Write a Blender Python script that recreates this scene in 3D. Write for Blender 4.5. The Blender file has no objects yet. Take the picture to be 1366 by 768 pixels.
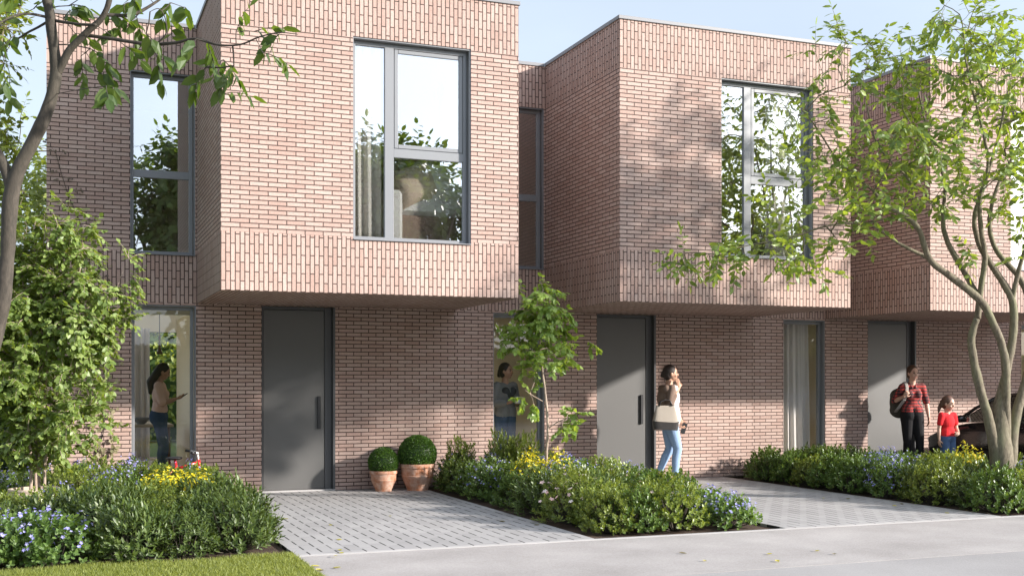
import bpy, math, random
from mathutils import Vector, Matrix, Quaternion, kdtree, noise
R = math.radians
V = Vector
random.seed(7)
scene = bpy.context.scene
COL = scene.collection

# ------------------------------------------------------------------ camera calibration (metres)
TH = R(21.495); CT, ST = math.cos(TH), math.sin(TH); FPX = 1529.6; HZ = 509.8; EYE = 1.4
YF, YW, ZS, ZR, X0, PER, BW = 12.433, 14.72, 2.381, 5.80, 1.581, 4.715, 3.397
def at(u, v, z):                       # point at forward depth z on the ray of photo pixel (u, v)
    t = (u - 683) / FPX
    return V((z * (t * CT + ST), z * (CT - t * ST), EYE - (v - HZ) * z / FPX))
def on_plane_y(u, v, y):
    t = (u - 683) / FPX
    return at(u, v, y / (CT - t * ST))

# ------------------------------------------------------------------ scene-object helpers
def link(o, parent=None):
    COL.objects.link(o)
    if parent: o.parent = parent
    return o
def tag(o, label=None, cat=None, group=None, kind=None):
    if label: o['label'] = label
    if cat: o['category'] = cat
    if group: o['group'] = group
    if kind: o['kind'] = kind
    return o
def empty(name, loc=(0, 0, 0), rz=0.0):
    o = bpy.data.objects.new(name, None); o.empty_display_size = .1
    o.location = loc; o.rotation_euler = (0, 0, rz)
    return link(o)
def copy_tree(o, parent=None):
    c = o.copy(); COL.objects.link(c); c.parent = parent
    for ch in list(o.children): copy_tree(ch, c)
    return c

class MB:
    def __init__(s): s.v = []; s.f = []; s.m = []; s.cur = 0
    def face(s, pts):
        n = len(s.v); s.v += [tuple(p) for p in pts]; s.f.append(tuple(range(n, n + len(pts)))); s.m.append(s.cur)
    def raw(s, vs, fs):
        n = len(s.v); s.v += [tuple(p) for p in vs]
        for f in fs: s.f.append(tuple(i + n for i in f)); s.m.append(s.cur)
    def box(s, x0, x1, y0, y1, z0, z1, M=None, b=0.0):
        if b <= 0:
            vs = [V((x, y, z)) for z in (z0, z1) for y in (y0, y1) for x in (x0, x1)]
            fs = [(0, 2, 3, 1), (4, 5, 7, 6), (0, 1, 5, 4), (2, 6, 7, 3), (0, 4, 6, 2), (1, 3, 7, 5)]
        else:                                   # box with chamfered edges
            vs = []; idx = {}
            for ix in (0, 1):
                for iy in (0, 1):
                    for iz in (0, 1):
                        c = [(x0, x1)[ix], (y0, y1)[iy], (z0, z1)[iz]]
                        sg = [(1, -1)[ix], (1, -1)[iy], (1, -1)[iz]]
                        for ax in range(3):
                            p = [c[k] + (0 if k == ax else sg[k] * b) for k in range(3)]
                            idx[(ix, iy, iz, ax)] = len(vs); vs.append(V(p))
            fs = []
            for ax in range(3):
                o = [k for k in range(3) if k != ax]
                for sd in (0, 1):
                    q = []
                    for a, c in ((0, 0), (1, 0), (1, 1), (0, 1)):
                        k = [0, 0, 0]; k[ax] = sd; k[o[0]] = a; k[o[1]] = c
                        q.append(idx[(k[0], k[1], k[2], ax)])
                    fs.append(tuple(q))
            for ax in range(3):                 # edges along ax
                o = [k for k in range(3) if k != ax]
                for a in (0, 1):
                    for c in (0, 1):
                        q = []
                        for e, w in ((0, o[0]), (1, o[0]), (1, o[1]), (0, o[1])):
                            k = [0, 0, 0]; k[ax] = e; k[o[0]] = a; k[o[1]] = c
                            q.append(idx[(k[0], k[1], k[2], w)])
                        fs.append(tuple(q))
            for ix in (0, 1):
                for iy in (0, 1):
                    for iz in (0, 1):
                        fs.append(tuple(idx[(ix, iy, iz, a)] for a in range(3)))
        if M: vs = [M @ p for p in vs]
        s.raw(vs, fs); return s
    def tube(s, pts, rads, n=8, cap=True):
        pts = [V(p) for p in pts]
        if not hasattr(rads, '__len__'): rads = [rads] * len(pts)
        base = len(s.v); t0 = (pts[1] - pts[0]).normalized()
        a = t0.orthogonal().normalized()
        for i, p in enumerate(pts):
            t = (pts[min(i + 1, len(pts) - 1)] - pts[max(i - 1, 0)])
            if t.length < 1e-9: t = t0.copy()
            t.normalize(); a = (a - t * a.dot(t))
            if a.length < 1e-6: a = t.orthogonal()
            a.normalize(); b = t.cross(a)
            for k in range(n):
                q = 2 * math.pi * k / n
                s.v.append(tuple(p + (a * math.cos(q) + b * math.sin(q)) * rads[i]))
        for i in range(len(pts) - 1):
            for k in range(n):
                k2 = (k + 1) % n
                s.f.append((base + i * n + k, base + i * n + k2, base + (i + 1) * n + k2, base + (i + 1) * n + k)); s.m.append(s.cur)
        if cap:
            s.f.append(tuple(base + k for k in reversed(range(n)))); s.m.append(s.cur)
            s.f.append(tuple(base + (len(pts) - 1) * n + k for k in range(n))); s.m.append(s.cur)
        return s
    def lathe(s, prof, n=32, c=(0, 0, 0)):
        base = len(s.v); c = V(c)
        for r, z in prof:
            for k in range(n):
                q = 2 * math.pi * k / n; s.v.append((c.x + r * math.cos(q), c.y + r * math.sin(q), c.z + z))
        for i in range(len(prof) - 1):
            for k in range(n):
                k2 = (k + 1) % n
                s.f.append((base + i * n + k, base + i * n + k2, base + (i + 1) * n + k2, base + (i + 1) * n + k)); s.m.append(s.cur)
        return s
    def ball(s, c, rx, ry=None, rz=None, n=16, m=10, M=None):
        ry = ry or rx; rz = rz or rx; c = V(c); base = len(s.v); vs = []
        for i in range(m + 1):
            ph = math.pi * i / m
            for k in range(n):
                q = 2 * math.pi * k / n
                p = V((rx * math.sin(ph) * math.cos(q), ry * math.sin(ph) * math.sin(q), rz * math.cos(ph)))
                if M: p = M @ p
                vs.append(tuple(c + p))
        s.v += vs
        for i in range(m):
            for k in range(n):
                k2 = (k + 1) % n
                s.f.append((base + i * n + k, base + (i + 1) * n + k, base + (i + 1) * n + k2, base + i * n + k2)); s.m.append(s.cur)
        return s
    def build(s, name, mats, parent=None, smooth=False, loc=None, weld=False):
        me = bpy.data.meshes.new(name); me.from_pydata(s.v, [], s.f)
        if not isinstance(mats, (list, tuple)): mats = [mats]
        for m in mats: me.materials.append(m)
        if len(mats) > 1: me.polygons.foreach_set('material_index', s.m)
        if smooth: me.polygons.foreach_set('use_smooth', [True] * len(me.polygons))
        me.validate(); me.update()
        if weld:
            import bmesh
            bm = bmesh.new(); bm.from_mesh(me); bmesh.ops.remove_doubles(bm, verts=bm.verts, dist=1e-5)
            bmesh.ops.recalc_face_normals(bm, faces=bm.faces); bm.to_mesh(me); bm.free()
        o = bpy.data.objects.new(name, me)
        if loc: o.location = loc
        return link(o, parent)

# ------------------------------------------------------------------ materials
def new_mat(name):
    m = bpy.data.materials.new(name); m.use_nodes = True; nt = m.node_tree
    return m, nt, nt.nodes['Principled BSDF'], nt.nodes['Material Output']
def N(nt, typ, **kw):
    n = nt.nodes.new(typ)
    for k, v in kw.items():
        if k.startswith('i_'): n.inputs[k[2:].replace('_', ' ')].default_value = v
        else: setattr(n, k, v)
    return n
def c4(c): return (c[0], c[1], c[2], 1)
def simple(name, col, rough=.6, metal=0, nscale=30, namt=.12, bump=.0, spec=.5):
    m, nt, p, out = new_mat(name); L = nt.links
    p.inputs['Roughness'].default_value = rough; p.inputs['Metallic'].default_value = metal
    p.inputs['Specular IOR Level'].default_value = spec
    tc = N(nt, 'ShaderNodeTexCoord'); no = N(nt, 'ShaderNodeTexNoise', i_Scale=nscale, i_Detail=6.0)
    L.new(tc.outputs['Object'], no.inputs['Vector'])
    mx = N(nt, 'ShaderNodeMix', data_type='RGBA')
    mx.inputs[6].default_value = c4([x * (1 - namt) for x in col]); mx.inputs[7].default_value = c4([min(1, x * (1 + namt)) for x in col])
    L.new(no.outputs['Fac'], mx.inputs[0]); L.new(mx.outputs[2], p.inputs['Base Color'])
    if bump:
        b = N(nt, 'ShaderNodeBump', i_Strength=bump, i_Distance=.01); L.new(no.outputs['Fac'], b.inputs['Height']); L.new(b.outputs[0], p.inputs['Normal'])
    return m

def brick_mat():
    m, nt, p, out = new_mat('brick'); L = nt.links
    uv = N(nt, 'ShaderNodeUVMap'); tc = N(nt, 'ShaderNodeTexCoord')
    # slightly wobbled joints
    nw = N(nt, 'ShaderNodeTexNoise', i_Scale=9.0, i_Detail=2.0); L.new(tc.outputs['Object'], nw.inputs['Vector'])
    s1 = N(nt, 'ShaderNodeVectorMath', operation='SUBTRACT'); s1.inputs[1].default_value = (.5, .5, .5); L.new(nw.outputs['Color'], s1.inputs[0])
    s2 = N(nt, 'ShaderNodeVectorMath', operation='SCALE'); s2.inputs['Scale'].default_value = .0035; L.new(s1.outputs[0], s2.inputs[0])
    s3 = N(nt, 'ShaderNodeVectorMath', operation='ADD'); L.new(uv.outputs[0], s3.inputs[0]); L.new(s2.outputs[0], s3.inputs[1])
    def bt(c1, c2, mo, bias=0.0):
        b = N(nt, 'ShaderNodeTexBrick'); b.offset = .5; b.squash = 1.0
        b.inputs['Color1'].default_value = c4(c1); b.inputs['Color2'].default_value = c4(c2); b.inputs['Mortar'].default_value = c4(mo)
        b.inputs['Scale'].default_value = 1.0; b.inputs['Mortar Size'].default_value = .0062; b.inputs['Mortar Smooth'].default_value = .25
        b.inputs['Bias'].default_value = bias; b.inputs['Brick Width'].default_value = .199; b.inputs['Row Height'].default_value = .05
        L.new(s3.outputs[0], b.inputs['Vector']); return b
    b = bt((.40, .272, .228), (.475, .352, .304), (.085, .058, .048))
    # per-brick grey / dark accents, streaks and pores
    n1 = N(nt, 'ShaderNodeTexNoise', i_Scale=55.0, i_Detail=8.0, i_Roughness=.7); L.new(tc.outputs['Object'], n1.inputs['Vector'])
    r1 = N(nt, 'ShaderNodeMapRange'); r1.inputs[1].default_value = .3; r1.inputs[2].default_value = .7; r1.inputs[3].default_value = .8; r1.inputs[4].default_value = 1.14; L.new(n1.outputs['Fac'], r1.inputs[0])
    m1 = N(nt, 'ShaderNodeMix', data_type='RGBA', blend_type='MULTIPLY'); m1.inputs[0].default_value = 1
    L.new(b.outputs['Color'], m1.inputs[6]); L.new(r1.outputs[0], m1.inputs[7])
    n2 = N(nt, 'ShaderNodeTexNoise', i_Scale=.7, i_Detail=4.0); L.new(tc.outputs['Object'], n2.inputs['Vector'])
    r2 = N(nt, 'ShaderNodeMapRange'); r2.inputs[1].default_value = .3; r2.inputs[2].default_value = .7; r2.inputs[3].default_value = .9; r2.inputs[4].default_value = 1.07; L.new(n2.outputs['Fac'], r2.inputs[0])
    m2 = N(nt, 'ShaderNodeMix', data_type='RGBA', blend_type='MULTIPLY'); m2.inputs[0].default_value = 1
    L.new(m1.outputs[2], m2.inputs[6]); L.new(r2.outputs[0], m2.inputs[7]); L.new(m2.outputs[2], p.inputs['Base Color'])
    p.inputs['Roughness'].default_value = .85; p.inputs['Specular IOR Level'].default_value = .25
    inv = N(nt, 'ShaderNodeMath', operation='SUBTRACT'); inv.inputs[0].default_value = 1; L.new(b.outputs['Fac'], inv.inputs[1])
    ad = N(nt, 'ShaderNodeMath', operation='MULTIPLY_ADD'); ad.inputs[1].default_value = .16; L.new(n1.outputs['Fac'], ad.inputs[0]); L.new(inv.outputs[0], ad.inputs[2])
    bp = N(nt, 'ShaderNodeBump', i_Strength=.9, i_Distance=.008); L.new(ad.outputs[0], bp.inputs['Height']); L.new(bp.outputs[0], p.inputs['Normal'])
    return m

def paving_mat():
    m, nt, p, out = new_mat('paving'); L = nt.links
    tc = N(nt, 'ShaderNodeTexCoord'); sp = N(nt, 'ShaderNodeSeparateXYZ'); L.new(tc.outputs['Object'], sp.inputs[0])
    def M(op, a, b=None, c=None):
        n = N(nt, 'ShaderNodeMath', operation=op)
        for i, x in enumerate((a, b, c)):
            if x is None: continue
            if isinstance(x, (int, float)): n.inputs[i].default_value = x
            else: L.new(x, n.inputs[i])
        return n.outputs[0]
    cs = M('DIVIDE', sp.outputs['X'], .118); col = M('FLOOR', cs); fx = M('FRACT', cs)
    off = M('MULTIPLY', M('MODULO', M('ABSOLUTE', col), 2.0), .5)
    ys = M('ADD', M('DIVIDE', sp.outputs['Y'], .33), off); row = M('FLOOR', ys); fy = M('FRACT', ys)
    jx = M('LESS_THAN', fx, .12); slit = M('MULTIPLY', jx, M('LESS_THAN', fy, .66))
    jy = M('MULTIPLY', M('LESS_THAN', M('ABSOLUTE', M('SUBTRACT', fy, .86)), .012), 1.0)
    thin = M('MAXIMUM', jy, M('LESS_THAN', fx, .035))
    wn = N(nt, 'ShaderNodeTexWhiteNoise', noise_dimensions='2D'); cb = N(nt, 'ShaderNodeCombineXYZ'); L.new(col, cb.inputs[0]); L.new(row, cb.inputs[1]); L.new(cb.outputs[0], wn.inputs['Vector'])
    no = N(nt, 'ShaderNodeTexNoise', i_Scale=140.0, i_Detail=4.0); L.new(tc.outputs['Object'], no.inputs['Vector'])
    nb = N(nt, 'ShaderNodeTexNoise', i_Scale=1.2, i_Detail=6.0); L.new(tc.outputs['Object'], nb.inputs['Vector'])
    g = M('ADD', M('ADD', M('MULTIPLY', wn.outputs['Value'], .05), M('MULTIPLY', no.outputs['Fac'], .08)), M('ADD', M('MULTIPLY', nb.outputs['Fac'], .14), .19))
    g1 = M('MULTIPLY', g, M('SUBTRACT', 1.0, M('MULTIPLY', thin, .18)))
    fill = M('GREATER_THAN', wn.outputs['Value'], .8)
    g2 = M('MULTIPLY', g1, M('SUBTRACT', 1.0, M('MULTIPLY', slit, M('SUBTRACT', .95, M('MULTIPLY', fill, .35)))))
    cc = N(nt, 'ShaderNodeCombineColor'); L.new(g2, cc.inputs[0]); L.new(M('MULTIPLY', g2, .955), cc.inputs[1]); L.new(M('MULTIPLY', g2, .93), cc.inputs[2])
    L.new(cc.outputs[0], p.inputs['Base Color']); p.inputs['Roughness'].default_value = .8
    h = M('SUBTRACT', M('MULTIPLY', no.outputs['Fac'], .15), M('ADD', slit, M('MULTIPLY', thin, .3)))
    bp = N(nt, 'ShaderNodeBump', i_Strength=.6, i_Distance=.008); L.new(h, bp.inputs['Height']); L.new(bp.outputs[0], p.inputs['Normal'])
    return m

def ground_mat(name, c1, c2, s1=200., s2=1.5, rough=.85, bump=.4, dist=.004):
    m, nt, p, out = new_mat(name); L = nt.links
    tc = N(nt, 'ShaderNodeTexCoord')
    a = N(nt, 'ShaderNodeTexNoise', i_Scale=s1, i_Detail=5.0, i_Roughness=.7); b = N(nt, 'ShaderNodeTexNoise', i_Scale=s2, i_Detail=6.0)
    L.new(tc.outputs['Object'], a.inputs['Vector']); L.new(tc.outputs['Object'], b.inputs['Vector'])
    ad = N(nt, 'ShaderNodeMath', operation='ADD'); L.new(a.outputs['Fac'], ad.inputs[0]); L.new(b.outputs['Fac'], ad.inputs[1])
    mr = N(nt, 'ShaderNodeMapRange'); mr.inputs[1].default_value = .7; mr.inputs[2].default_value = 1.3; L.new(ad.outputs[0], mr.inputs[0])
    mx = N(nt, 'ShaderNodeMix', data_type='RGBA'); mx.inputs[6].default_value = c4(c1); mx.inputs[7].default_value = c4(c2)
    L.new(mr.outputs[0], mx.inputs[0]); L.new(mx.outputs[2], p.inputs['Base Color']); p.inputs['Roughness'].default_value = rough
    bp = N(nt, 'ShaderNodeBump', i_Strength=bump, i_Distance=dist); L.new(a.outputs['Fac'], bp.inputs['Height']); L.new(bp.outputs[0], p.inputs['Normal'])
    return m

def leaf_mat(name, c1, c2, trans=.35, rough=.42, tcol=None, spec=.5):
    m, nt, p, out = new_mat(name); L = nt.links
    g = N(nt, 'ShaderNodeNewGeometry'); oi = N(nt, 'ShaderNodeObjectInfo')
    rp = N(nt, 'ShaderNodeValToRGB'); rp.color_ramp.elements[0].color = c4(c1); rp.color_ramp.elements[1].color = c4(c2)
    L.new(g.outputs['Random Per Island'], rp.inputs[0])
    hs = N(nt, 'ShaderNodeHueSaturation'); L.new(rp.outputs[0], hs.inputs['Color'])
    mr = N(nt, 'ShaderNodeMapRange'); mr.inputs[3].default_value = .82; mr.inputs[4].default_value = 1.15; L.new(oi.outputs['Random'], mr.inputs[0]); L.new(mr.outputs[0], hs.inputs['Value'])
    L.new(hs.outputs[0], p.inputs['Base Color']); p.inputs['Roughness'].default_value = rough; p.inputs['Specular IOR Level'].default_value = spec
    tr = N(nt, 'ShaderNodeBsdfTranslucent')
    tm = N(nt, 'ShaderNodeMix', data_type='RGBA', blend_type='MULTIPLY'); tm.inputs[0].default_value = 1
    tm.inputs[7].default_value = c4(tcol or (1.9, 1.75, .55)); L.new(hs.outputs[0], tm.inputs[6]); L.new(tm.outputs[2], tr.inputs['Color'])
    mx = N(nt, 'ShaderNodeMixShader'); mx.inputs[0].default_value = trans
    L.new(p.outputs[0], mx.inputs[1]); L.new(tr.outputs[0], mx.inputs[2]); L.new(mx.outputs[0], out.inputs['Surface'])
    return m

def bark_mat(name, c1, c2, moss=(.2, .2, .11), s=14):
    m, nt, p, out = new_mat(name); L = nt.links
    tc = N(nt, 'ShaderNodeTexCoord'); mp = N(nt, 'ShaderNodeMapping'); mp.inputs['Scale'].default_value = (1, 1, .35); L.new(tc.outputs['Object'], mp.inputs[0])
    a = N(nt, 'ShaderNodeTexNoise', i_Scale=float(s * 3), i_Detail=7.0, i_Roughness=.7); b = N(nt, 'ShaderNodeTexNoise', i_Scale=float(s) * .5, i_Detail=4.0)
    L.new(mp.outputs[0], a.inputs['Vector']); L.new(mp.outputs[0], b.inputs['Vector'])
    r = N(nt, 'ShaderNodeValToRGB'); r.color_ramp.elements[0].position = .35; r.color_ramp.elements[1].position = .68
    r.color_ramp.elements[0].color = c4(c1); r.color_ramp.elements[1].color = c4(c2); L.new(a.outputs['Fac'], r.inputs[0])
    mr = N(nt, 'ShaderNodeMapRange'); mr.inputs[1].default_value = .45; mr.inputs[2].default_value = .65; mr.inputs[4].default_value = .55; L.new(b.outputs['Fac'], mr.inputs[0])
    mx = N(nt, 'ShaderNodeMix', data_type='RGBA'); mx.inputs[7].default_value = c4(moss); L.new(mr.outputs[0], mx.inputs[0]); L.new(r.outputs[0], mx.inputs[6])
    L.new(mx.outputs[2], p.inputs['Base Color']); p.inputs['Roughness'].default_value = .85
    bp = N(nt, 'ShaderNodeBump', i_Strength=.6, i_Distance=.01); L.new(a.outputs['Fac'], bp.inputs['Height']); L.new(bp.outputs[0], p.inputs['Normal'])
    return m

def glass_mat(name='glass', refl=.3, tint=(.86, .9, .88)):
    m, nt, p, out = new_mat(name); L = nt.links; nt.nodes.remove(p)
    ge = N(nt, 'ShaderNodeNewGeometry'); dp = N(nt, 'ShaderNodeVectorMath', operation='DOT_PRODUCT'); L.new(ge.outputs['Incoming'], dp.inputs[0]); L.new(ge.outputs['Normal'], dp.inputs[1])
    ab = N(nt, 'ShaderNodeMath', operation='ABSOLUTE'); L.new(dp.outputs['Value'], ab.inputs[0])
    sb = N(nt, 'ShaderNodeMath', operation='SUBTRACT'); sb.inputs[0].default_value = 1; L.new(ab.outputs[0], sb.inputs[1])
    pw = N(nt, 'ShaderNodeMath', operation='POWER'); pw.inputs[1].default_value = 5; L.new(sb.outputs[0], pw.inputs[0])
    fr = N(nt, 'ShaderNodeMath', operation='MULTIPLY_ADD'); fr.inputs[1].default_value = .96; fr.inputs[2].default_value = .04; L.new(pw.outputs[0], fr.inputs[0])
    tc = N(nt, 'ShaderNodeTexCoord'); no = N(nt, 'ShaderNodeTexNoise', i_Scale=1.3, i_Detail=1.0); L.new(tc.outputs['Object'], no.inputs['Vector'])
    bp = N(nt, 'ShaderNodeBump', i_Strength=.012, i_Distance=.02); L.new(no.outputs['Fac'], bp.inputs['Height'])
    mm = N(nt, 'ShaderNodeMath', operation='MULTIPLY_ADD'); mm.inputs[1].default_value = 1.6; mm.inputs[2].default_value = refl; L.new(fr.outputs[0], mm.inputs[0])
    cl = N(nt, 'ShaderNodeClamp'); L.new(mm.outputs[0], cl.inputs[0])
    t = N(nt, 'ShaderNodeBsdfTransparent'); t.inputs[0].default_value = c4(tint)
    g = N(nt, 'ShaderNodeBsdfGlossy', i_Roughness=0.0); g.inputs['Color'].default_value = (.95, .97, 1, 1); L.new(bp.outputs[0], g.inputs['Normal'])
    mx = N(nt, 'ShaderNodeMixShader'); L.new(cl.outputs[0], mx.inputs[0]); L.new(t.outputs[0], mx.inputs[1]); L.new(g.outputs[0], mx.inputs[2])
    L.new(mx.outputs[0], out.inputs['Surface']); return m

def fabric(name, c, nscale=300, trans=0.0, rough=.9, namt=.1):
    m = simple(name, c, rough, 0, nscale, namt, .3, .2)
    if trans:
        nt = m.node_tree; p = nt.nodes['Principled BSDF']; out = nt.nodes['Material Output']
        t = N(nt, 'ShaderNodeBsdfTranslucent'); t.inputs[0].default_value = c4(c); mx = N(nt, 'ShaderNodeMixShader'); mx.inputs[0].default_value = trans
        nt.links.new(p.outputs[0], mx.inputs[1]); nt.links.new(t.outputs[0], mx.inputs[2]); nt.links.new(mx.outputs[0], out.inputs['Surface'])
    return m
def plaid():
    m, nt, p, out = new_mat('plaid'); L = nt.links
    tc = N(nt, 'ShaderNodeTexCoord')
    def band(axis, s):
        w = N(nt, 'ShaderNodeTexWave', wave_type='BANDS', bands_direction=axis, i_Scale=s); L.new(tc.outputs['Object'], w.inputs['Vector'])
        g = N(nt, 'ShaderNodeMath', operation='GREATER_THAN'); g.inputs[1].default_value = .55; L.new(w.outputs['Fac'], g.inputs[0]); return g
    a, b = band('X', 6.5), band('Z', 6.5)
    s = N(nt, 'ShaderNodeMath', operation='ADD'); L.new(a.outputs[0], s.inputs[0]); L.new(b.outputs[0], s.inputs[1])
    d = N(nt, 'ShaderNodeMath', operation='DIVIDE'); d.inputs[1].default_value = 2; L.new(s.outputs[0], d.inputs[0])
    r = N(nt, 'ShaderNodeValToRGB'); e = r.color_ramp.elements
    e[0].color = (.5, .06, .05, 1); e[1].color = (.03, .02, .025, 1); x = e.new(.5); x.color = (.16, .05, .05, 1)
    L.new(d.outputs[0], r.inputs[0]); L.new(r.outputs[0], p.inputs['Base Color']); p.inputs['Roughness'].default_value = .9
    return m

MT = dict(
 brick=brick_mat(), paving=paving_mat(), clear=glass_mat('uncoated_glass', -.03, (.98, .985, .98)), glass=glass_mat('glass', .42, (.97, .98, .97)), glassg=glass_mat('clear_glass', -.02, (.98, .985, .98)),
 frame=simple('window_metal', (.2, .205, .215), .42, .1, 60, .04),
 coping=simple('coping_metal', (.19, .19, .2), .5, 0, 20, .05),
 door=simple('door_paint', (.108, .105, .101), .42, .0, 400, .06, .05),
 doorframe=simple('door_frame_paint', (.085, .085, .088), .45, .1, 60, .05),
 black=simple('black_metal', (.03, .03, .032), .4, .3), plaster=simple('plaster', (.85, .76, .6), .9, 0, 8, .03),
 plaster2=simple('olive_plaster', (.3, .27, .19), .9, 0, 8, .03), ceiling=simple('ceiling_white', (.8, .78, .73), .9, 0, 8, .02),
 floor=simple('oak_floor', (.55, .44, .33), .5, 0, 12, .15), curtain=fabric('curtain_linen', (.88, .84, .79), 200, .35),
 curtain2=fabric('curtain_grey', (.74, .69, .66), 200, .3),
 skin=simple('skin', (.56, .34, .25), .5, 0, 60, .05, 0, .4), skin2=simple('skin_tan', (.5, .29, .2), .5, 0, 60, .05, 0, .4),
 hair=simple('hair_dark', (.03, .018, .013), .5, 0, 120, .4, .5), hairbrown=simple('hair_brown', (.1, .05, .03), .5, 0, 120, .35, .5),
 hairred=simple('hair_auburn', (.1, .045, .027), .5, 0, 120, .3, .5),
 eye=simple('eye_dark', (.02, .015, .012), .25), lip=simple('lip', (.42, .13, .11), .45),
 jeans=fabric('jeans_light', (.27, .38, .55), 150), jeansdark=fabric('jeans_blue', (.06, .1, .19), 150), blackcloth=fabric('black_cloth', (.018, .017, .018), 150),
 white=fabric('white_cloth', (.8, .77, .74), 100), cardigan=fabric('brown_knit', (.2, .14, .11), 120, namt=.25), greyknit=fabric('grey_knit', (.26, .26, .27), 160, namt=.3),
 heart=fabric('dark_knit', (.07, .07, .08), 160), pink=fabric('salmon_cloth', (.85, .62, .54), 150), red=fabric('red_cloth', (.62, .025, .03), 90, namt=.25), plaid=plaid(),
 canvas=fabric('canvas', (.38, .33, .28), 160), leather=simple('dark_leather', (.035, .03, .028), .45, 0, 60, .2, .2), olivecloth=fabric('olive_cloth', (.1, .09, .075), 120),
 strap=fabric('pale_strap', (.42, .38, .35), 120), sneaker=simple('white_shoe', (.7, .68, .66), .5),
 cup=simple('mug_white', (.8, .8, .8), .3), carpaint=simple('car_paint', (.022, .016, .016), .12, .3, 5, .05, 0, .9), carglass=glass_mat('car_glass', .15, (.25, .27, .26)),
 rubber=simple('rubber', (.02, .02, .02), .8), chrome=simple('alloy', (.6, .6, .62), .25, .9), redpaint=simple('red_paint', (.6, .02, .02), .25, 0, 5, .03, 0, .8),
 whitepaint=simple('white_paint', (.8, .78, .75), .3), lampglass=simple('headlamp', (.75, .78, .8), .1, .4), wood=simple('dark_wood', (.16, .09, .05), .5, 0, 20, .3),
 bedfab=fabric('bed_fabric', (.3, .22, .18), 120), linen=fabric('bed_linen', (.72, .7, .68), 100), cushion=fabric('cushion_brown', (.62, .5, .4), 120), bedhead=fabric('olive_headboard', (.2, .18, .1), 120),
 soil=ground_mat('bark_mulch', (.03, .018, .012), (.12, .07, .045), 60., 5., .95, 1, .03), path=ground_mat('concrete_path', (.24, .218, .205), (.41, .378, .36), 70., 1.1, .85, .7, .006),
 road=ground_mat('asphalt_road', (.21, .197, .19), (.35, .33, .32), 90., .6, .85, .7, .006), lawn=ground_mat('lawn_soil', (.05, .075, .015), (.13, .16, .04), 120., 3., .95),
 meadow=ground_mat('meadow', (.05, .08, .02), (.1, .13, .035), 5., .1, .95), kerb=ground_mat('kerb_concrete', (.36, .34, .33), (.44, .42, .41), 150., 3.),
 bark=bark_mat('bark_grey', (.085, .068, .042), (.21, .175, .12), (.17, .175, .09)), barkdark=bark_mat('bark_dark', (.028, .023, .016), (.075, .06, .045), (.05, .043, .028)),
 barkpale=bark_mat('bark_pale', (.24, .17, .13), (.45, .36, .29), (.3, .24, .18)),
 leaf_r=leaf_mat('leaf_bright', (.09, .145, .03), (.23, .3, .065), .36), leaf_l=leaf_mat('leaf_deep', (.055, .1, .02), (.12, .18, .035), .4),
 leaf_y=leaf_mat('leaf_young', (.15, .24, .05), (.3, .4, .11), .4), leaf_p=leaf_mat('leaf_potted', (.13, .2, .045), (.29, .37, .11), .38),
 leaf_a=leaf_mat('leaf_shrub_light', (.09, .135, .024), (.24, .29, .06), .25, .35), leaf_b=leaf_mat('leaf_shrub_dark', (.038, .068, .014), (.1, .14, .03), .2, .45),
 leaf_c=leaf_mat('leaf_shrub_mid', (.055, .105, .02), (.14, .21, .045), .22, .38), leaf_g=leaf_mat('leaf_geranium', (.07, .13, .03), (.13, .2, .05), .3, .5), leaf_x=leaf_mat('leaf_box', (.035, .095, .012), (.1, .19, .025), .2, .4),
 leaf_bg=leaf_mat('leaf_background', (.16, .21, .04), (.3, .35, .09), .4), leaf_h=leaf_mat('leaf_hedge', (.02, .045, .012), (.05, .09, .02), .2), leaf_v=leaf_mat('leaf_vine', (.2, .19, .1), (.36, .32, .2), .25, .6),
 leaf_vd=leaf_mat('leaf_vine_dry', (.1, .075, .055), (.2, .15, .11), .15, .7),
 violet=leaf_mat('petal_violet', (.22, .2, .62), (.55, .53, .85), .3, .6, (1, 1, 1)), yellow=leaf_mat('petal_yellow', (.72, .56, .01), (.85, .75, .05), .3, .6, (1, 1, 1)),
 blossom=leaf_mat('petal_pink', (.75, .48, .45), (.85, .75, .72), .3, .6, (1, 1, 1)), fallen=leaf_mat('fallen_leaf', (.5, .42, .02), (.62, .55, .08), .2, .6, (1, 1, 1)), fallen2=leaf_mat('fallen_leaf_brown', (.16, .13, .03), (.25, .2, .06), .2, .6, (1, 1, 1)),
 grass=leaf_mat('grass_blade', (.085, .115, .02), (.3, .33, .08), .35, .5), terracotta=None, claypot=simple('pale_clay', (.46, .36, .28), .85, 0, 25, .2, .2), sheer=fabric('pot_soil', (.04, .028, .02), 60))
def terracotta():
    m, nt, p, out = new_mat('terracotta'); L = nt.links
    tc = N(nt, 'ShaderNodeTexCoord'); a = N(nt, 'ShaderNodeTexNoise', i_Scale=9.0, i_Detail=8.0, i_Roughness=.65); L.new(tc.outputs['Object'], a.inputs['Vector'])
    r = N(nt, 'ShaderNodeValToRGB'); e = r.color_ramp.elements; e[0].position = .38; e[1].position = .66
    e[0].color = (.36, .14, .065, 1); e[1].color = (.52, .36, .28, 1); L.new(a.outputs['Fac'], r.inputs[0]); L.new(r.outputs[0], p.inputs['Base Color'])
    p.inputs['Roughness'].default_value = .85
    b = N(nt, 'ShaderNodeBump', i_Strength=.3, i_Distance=.01); L.new(a.outputs['Fac'], b.inputs['Height']); L.new(b.outputs[0], p.inputs['Normal']); return m
MT['terracotta'] = terracotta()

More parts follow.
